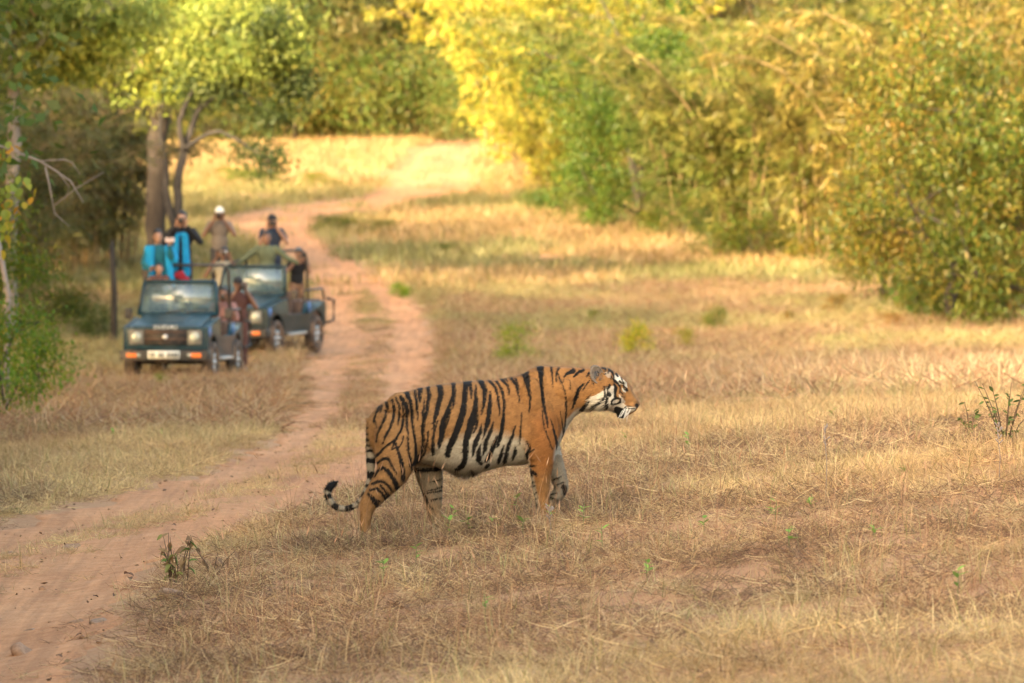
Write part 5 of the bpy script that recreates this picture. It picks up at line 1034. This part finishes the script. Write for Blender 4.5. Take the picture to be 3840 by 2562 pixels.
# undergrowth closing the foot of the far forest
for k, (u, Y, s) in enumerate([(620, 224, 2.2), (760, 228, 2.4), (880, 226, 2.6), (1000, 230, 2.5), (1110, 226, 2.7), (1220, 230, 2.6), (1330, 227, 2.8), (1440, 231, 2.7), (1550, 228, 2.9), (1650, 232, 2.8), (1750, 229, 2.6), (1840, 224, 2.4), (940, 240, 3.2), (1160, 241, 3.4), (1390, 243, 3.3), (1610, 243, 3.4)]):
    plant('undergrowth_bush', un[k % 2], ('stem', 'foliage'), upx(u, Y), Y, s, k*1.9, 'bushy undergrowth at the foot of the far forest', 'bush', 'undergrowth along the far forest foot', ((1.1, 1.25, 1.2), (1.4, 1.25, 1.1), (1.0, 1.2, 1.2))[k % 3])
plant('verge_tree', tW[0], TC, upx(-170, 84), 84, .62, 1.2, 'leafy green young tree reaching in over the left verge', 'tree', None, (1.3, 1.5, .7))
# dark post-like dead trunk, pale twiggy dead branch, yellow-leaved sapling
p = ground_px(425, 1300); t = empty('dark_dead_tree', p); tag(t, 'dark thin dead trunk standing beside the near jeep', 'dead tree'); h = 400*p[1]/FPX
MB().tube([(0, 0, -.1), (.02, 0, h*.5), (-.03, 0, h*.9), (-.02, 0, h)], [.075, .065, .055, .02], 9).build('trunk', M['bark_dark'], t, True); MB().tube([(0, 0, h*.7), (.08, 0, h*.8), (.12, 0, h*1.0)], [.02, .014, .006], 5).build('branch_stub', M['bark_dark'], t, True)
Yb = 66.0
def pl(u, v, dy=0): return px(u, v, Yb+dy)
b0 = pl(-60, 700); gx0 = gzf(b0[0], Yb); t = empty('sapling', (b0[0], Yb, gx0)); tag(t, 'yellow leaved sapling with orange tinged leaves at the left edge', 'sapling'); o0 = np.array([b0[0], Yb, gx0])
MB().tube([(0, 0, -.1), (.02, .02, 1.0), (-.03, 0, 2.0), (.0, 0, 3.4)], [.03, .025, .02, .006], 7).build('stem', M['stem'], t, True)
for (u, v, u2, v2) in [(-60, 760, 60, 680), (-60, 900, 70, 760), (-60, 640, 40, 560), (-60, 950, 50, 870), (-60, 860, 40, 830), (-60, 820, 120, 700)]:
    a_, e_ = pl(u, v)-o0, pl(u2, v2, rs.uniform(-.3, .3))-o0; MB().tube([a_, (a_+e_)/2+np.array([0, 0, .05]), e_], [.009, .006, .003], 5).build('branch', M['stem'], t)
    for j in range(11):
        q_ = a_+(e_-a_)*rs.uniform(.4, 1.08)+rs.normal(0, .06, 3); c = [(.42, .33, .03), (.30, .32, .04), (.50, .26, .03), (.22, .28, .04)][rs.randint(4)]
        put_leaf(t, q_, (rs.uniform(-.6, .6), rs.uniform(-.8, .2), -rs.uniform(.3, 1)), rs.uniform(.09, .14), c, LFR, rs.uniform(-1, 1))
t = empty('dead_branch', (b0[0]-.3, Yb+6, gzf(b0[0]-.3, Yb+6))); o1 = np.array([b0[0]-.3, Yb+6, gzf(b0[0]-.3, Yb+6)]); tag(t, 'bare pale grey dead branch reaching out beside the sapling', 'branch')
MB().tube([(0, 0, -.1), (.05, 0, 1.6), pl(-80, 520, 6)-o1], [.04, .035, .03], 7).build('limb', M['twig'], t, True)
for pts, r in [([(-80, 520), (60, 570), (150, 605), (215, 645), (265, 680), (312, 760)], .022), ([(150, 605), (240, 598), (270, 610), (300, 655)], .012), ([(170, 625), (190, 720), (205, 800), (260, 850)], .013), ([(215, 645), (260, 700), (240, 760)], .008), ([(205, 770), (280, 710), (390, 645)], .010)]:
    P_ = [pl(u, v, 6)-o1 for u, v in pts]; MB().tube(P_, list(np.linspace(r, r*.3, len(P_))), 6).build('twig', M['twig'], t, True)

# gravel and leaf litter on the track (too small to pick apart)
base = MB().ball((0, 0, 0), 1, 6, 4); V0 = np.concatenate(base.V); F0 = np.array(base.F4); n = 420
Y = R.uniform(29, 66, n); l, r = road_lr(Y); X = l + (r-l)*R.uniform(.0, 1.0, n); s = .005*R.lognormal(.4, .5, n); Z = gz(X, Y) + .014 + .0001*Y
V = (V0[None]*R.uniform(.75, 1.25, (n, len(V0), 1))*s[:, None, None]*np.array([1.2, 1.2, .8]) + np.stack([X, Y, Z], -1)[:, None]).reshape(-1, 3); F = (F0[None] + (np.arange(n)*len(V0))[:, None, None]).reshape(-1, 4)
tag(obj('gravel', mesh_np('gravel', V, F, None, M['stone'])), 'loose gravel scattered over the red dirt track', 'gravel', kind='stuff')
n = 600; Y = R.uniform(29, 70, n); l, r = road_lr(Y); X = l - .6 + (r-l+1.4)*R.uniform(0, 1, n); P = np.stack([X, Y, gz(X, Y)+.03], -1); D = R.normal(size=(n, 3))*np.array([1, 1, .25])
Vl, Fl, Cl = leaves_np(P, D, R.uniform(.02, .06, n), R.uniform(.008, .025, n), pal([(.20, .11, .06), (.12, .07, .045), (.32, .22, .12), (.26, .15, .08)], n, R))
tag(obj('leaf_litter', mesh_np('leaf_litter', Vl, Fl, Cl, M['leaf'])), 'brown leaf litter strewn along the dirt track', 'litter', kind='stuff')
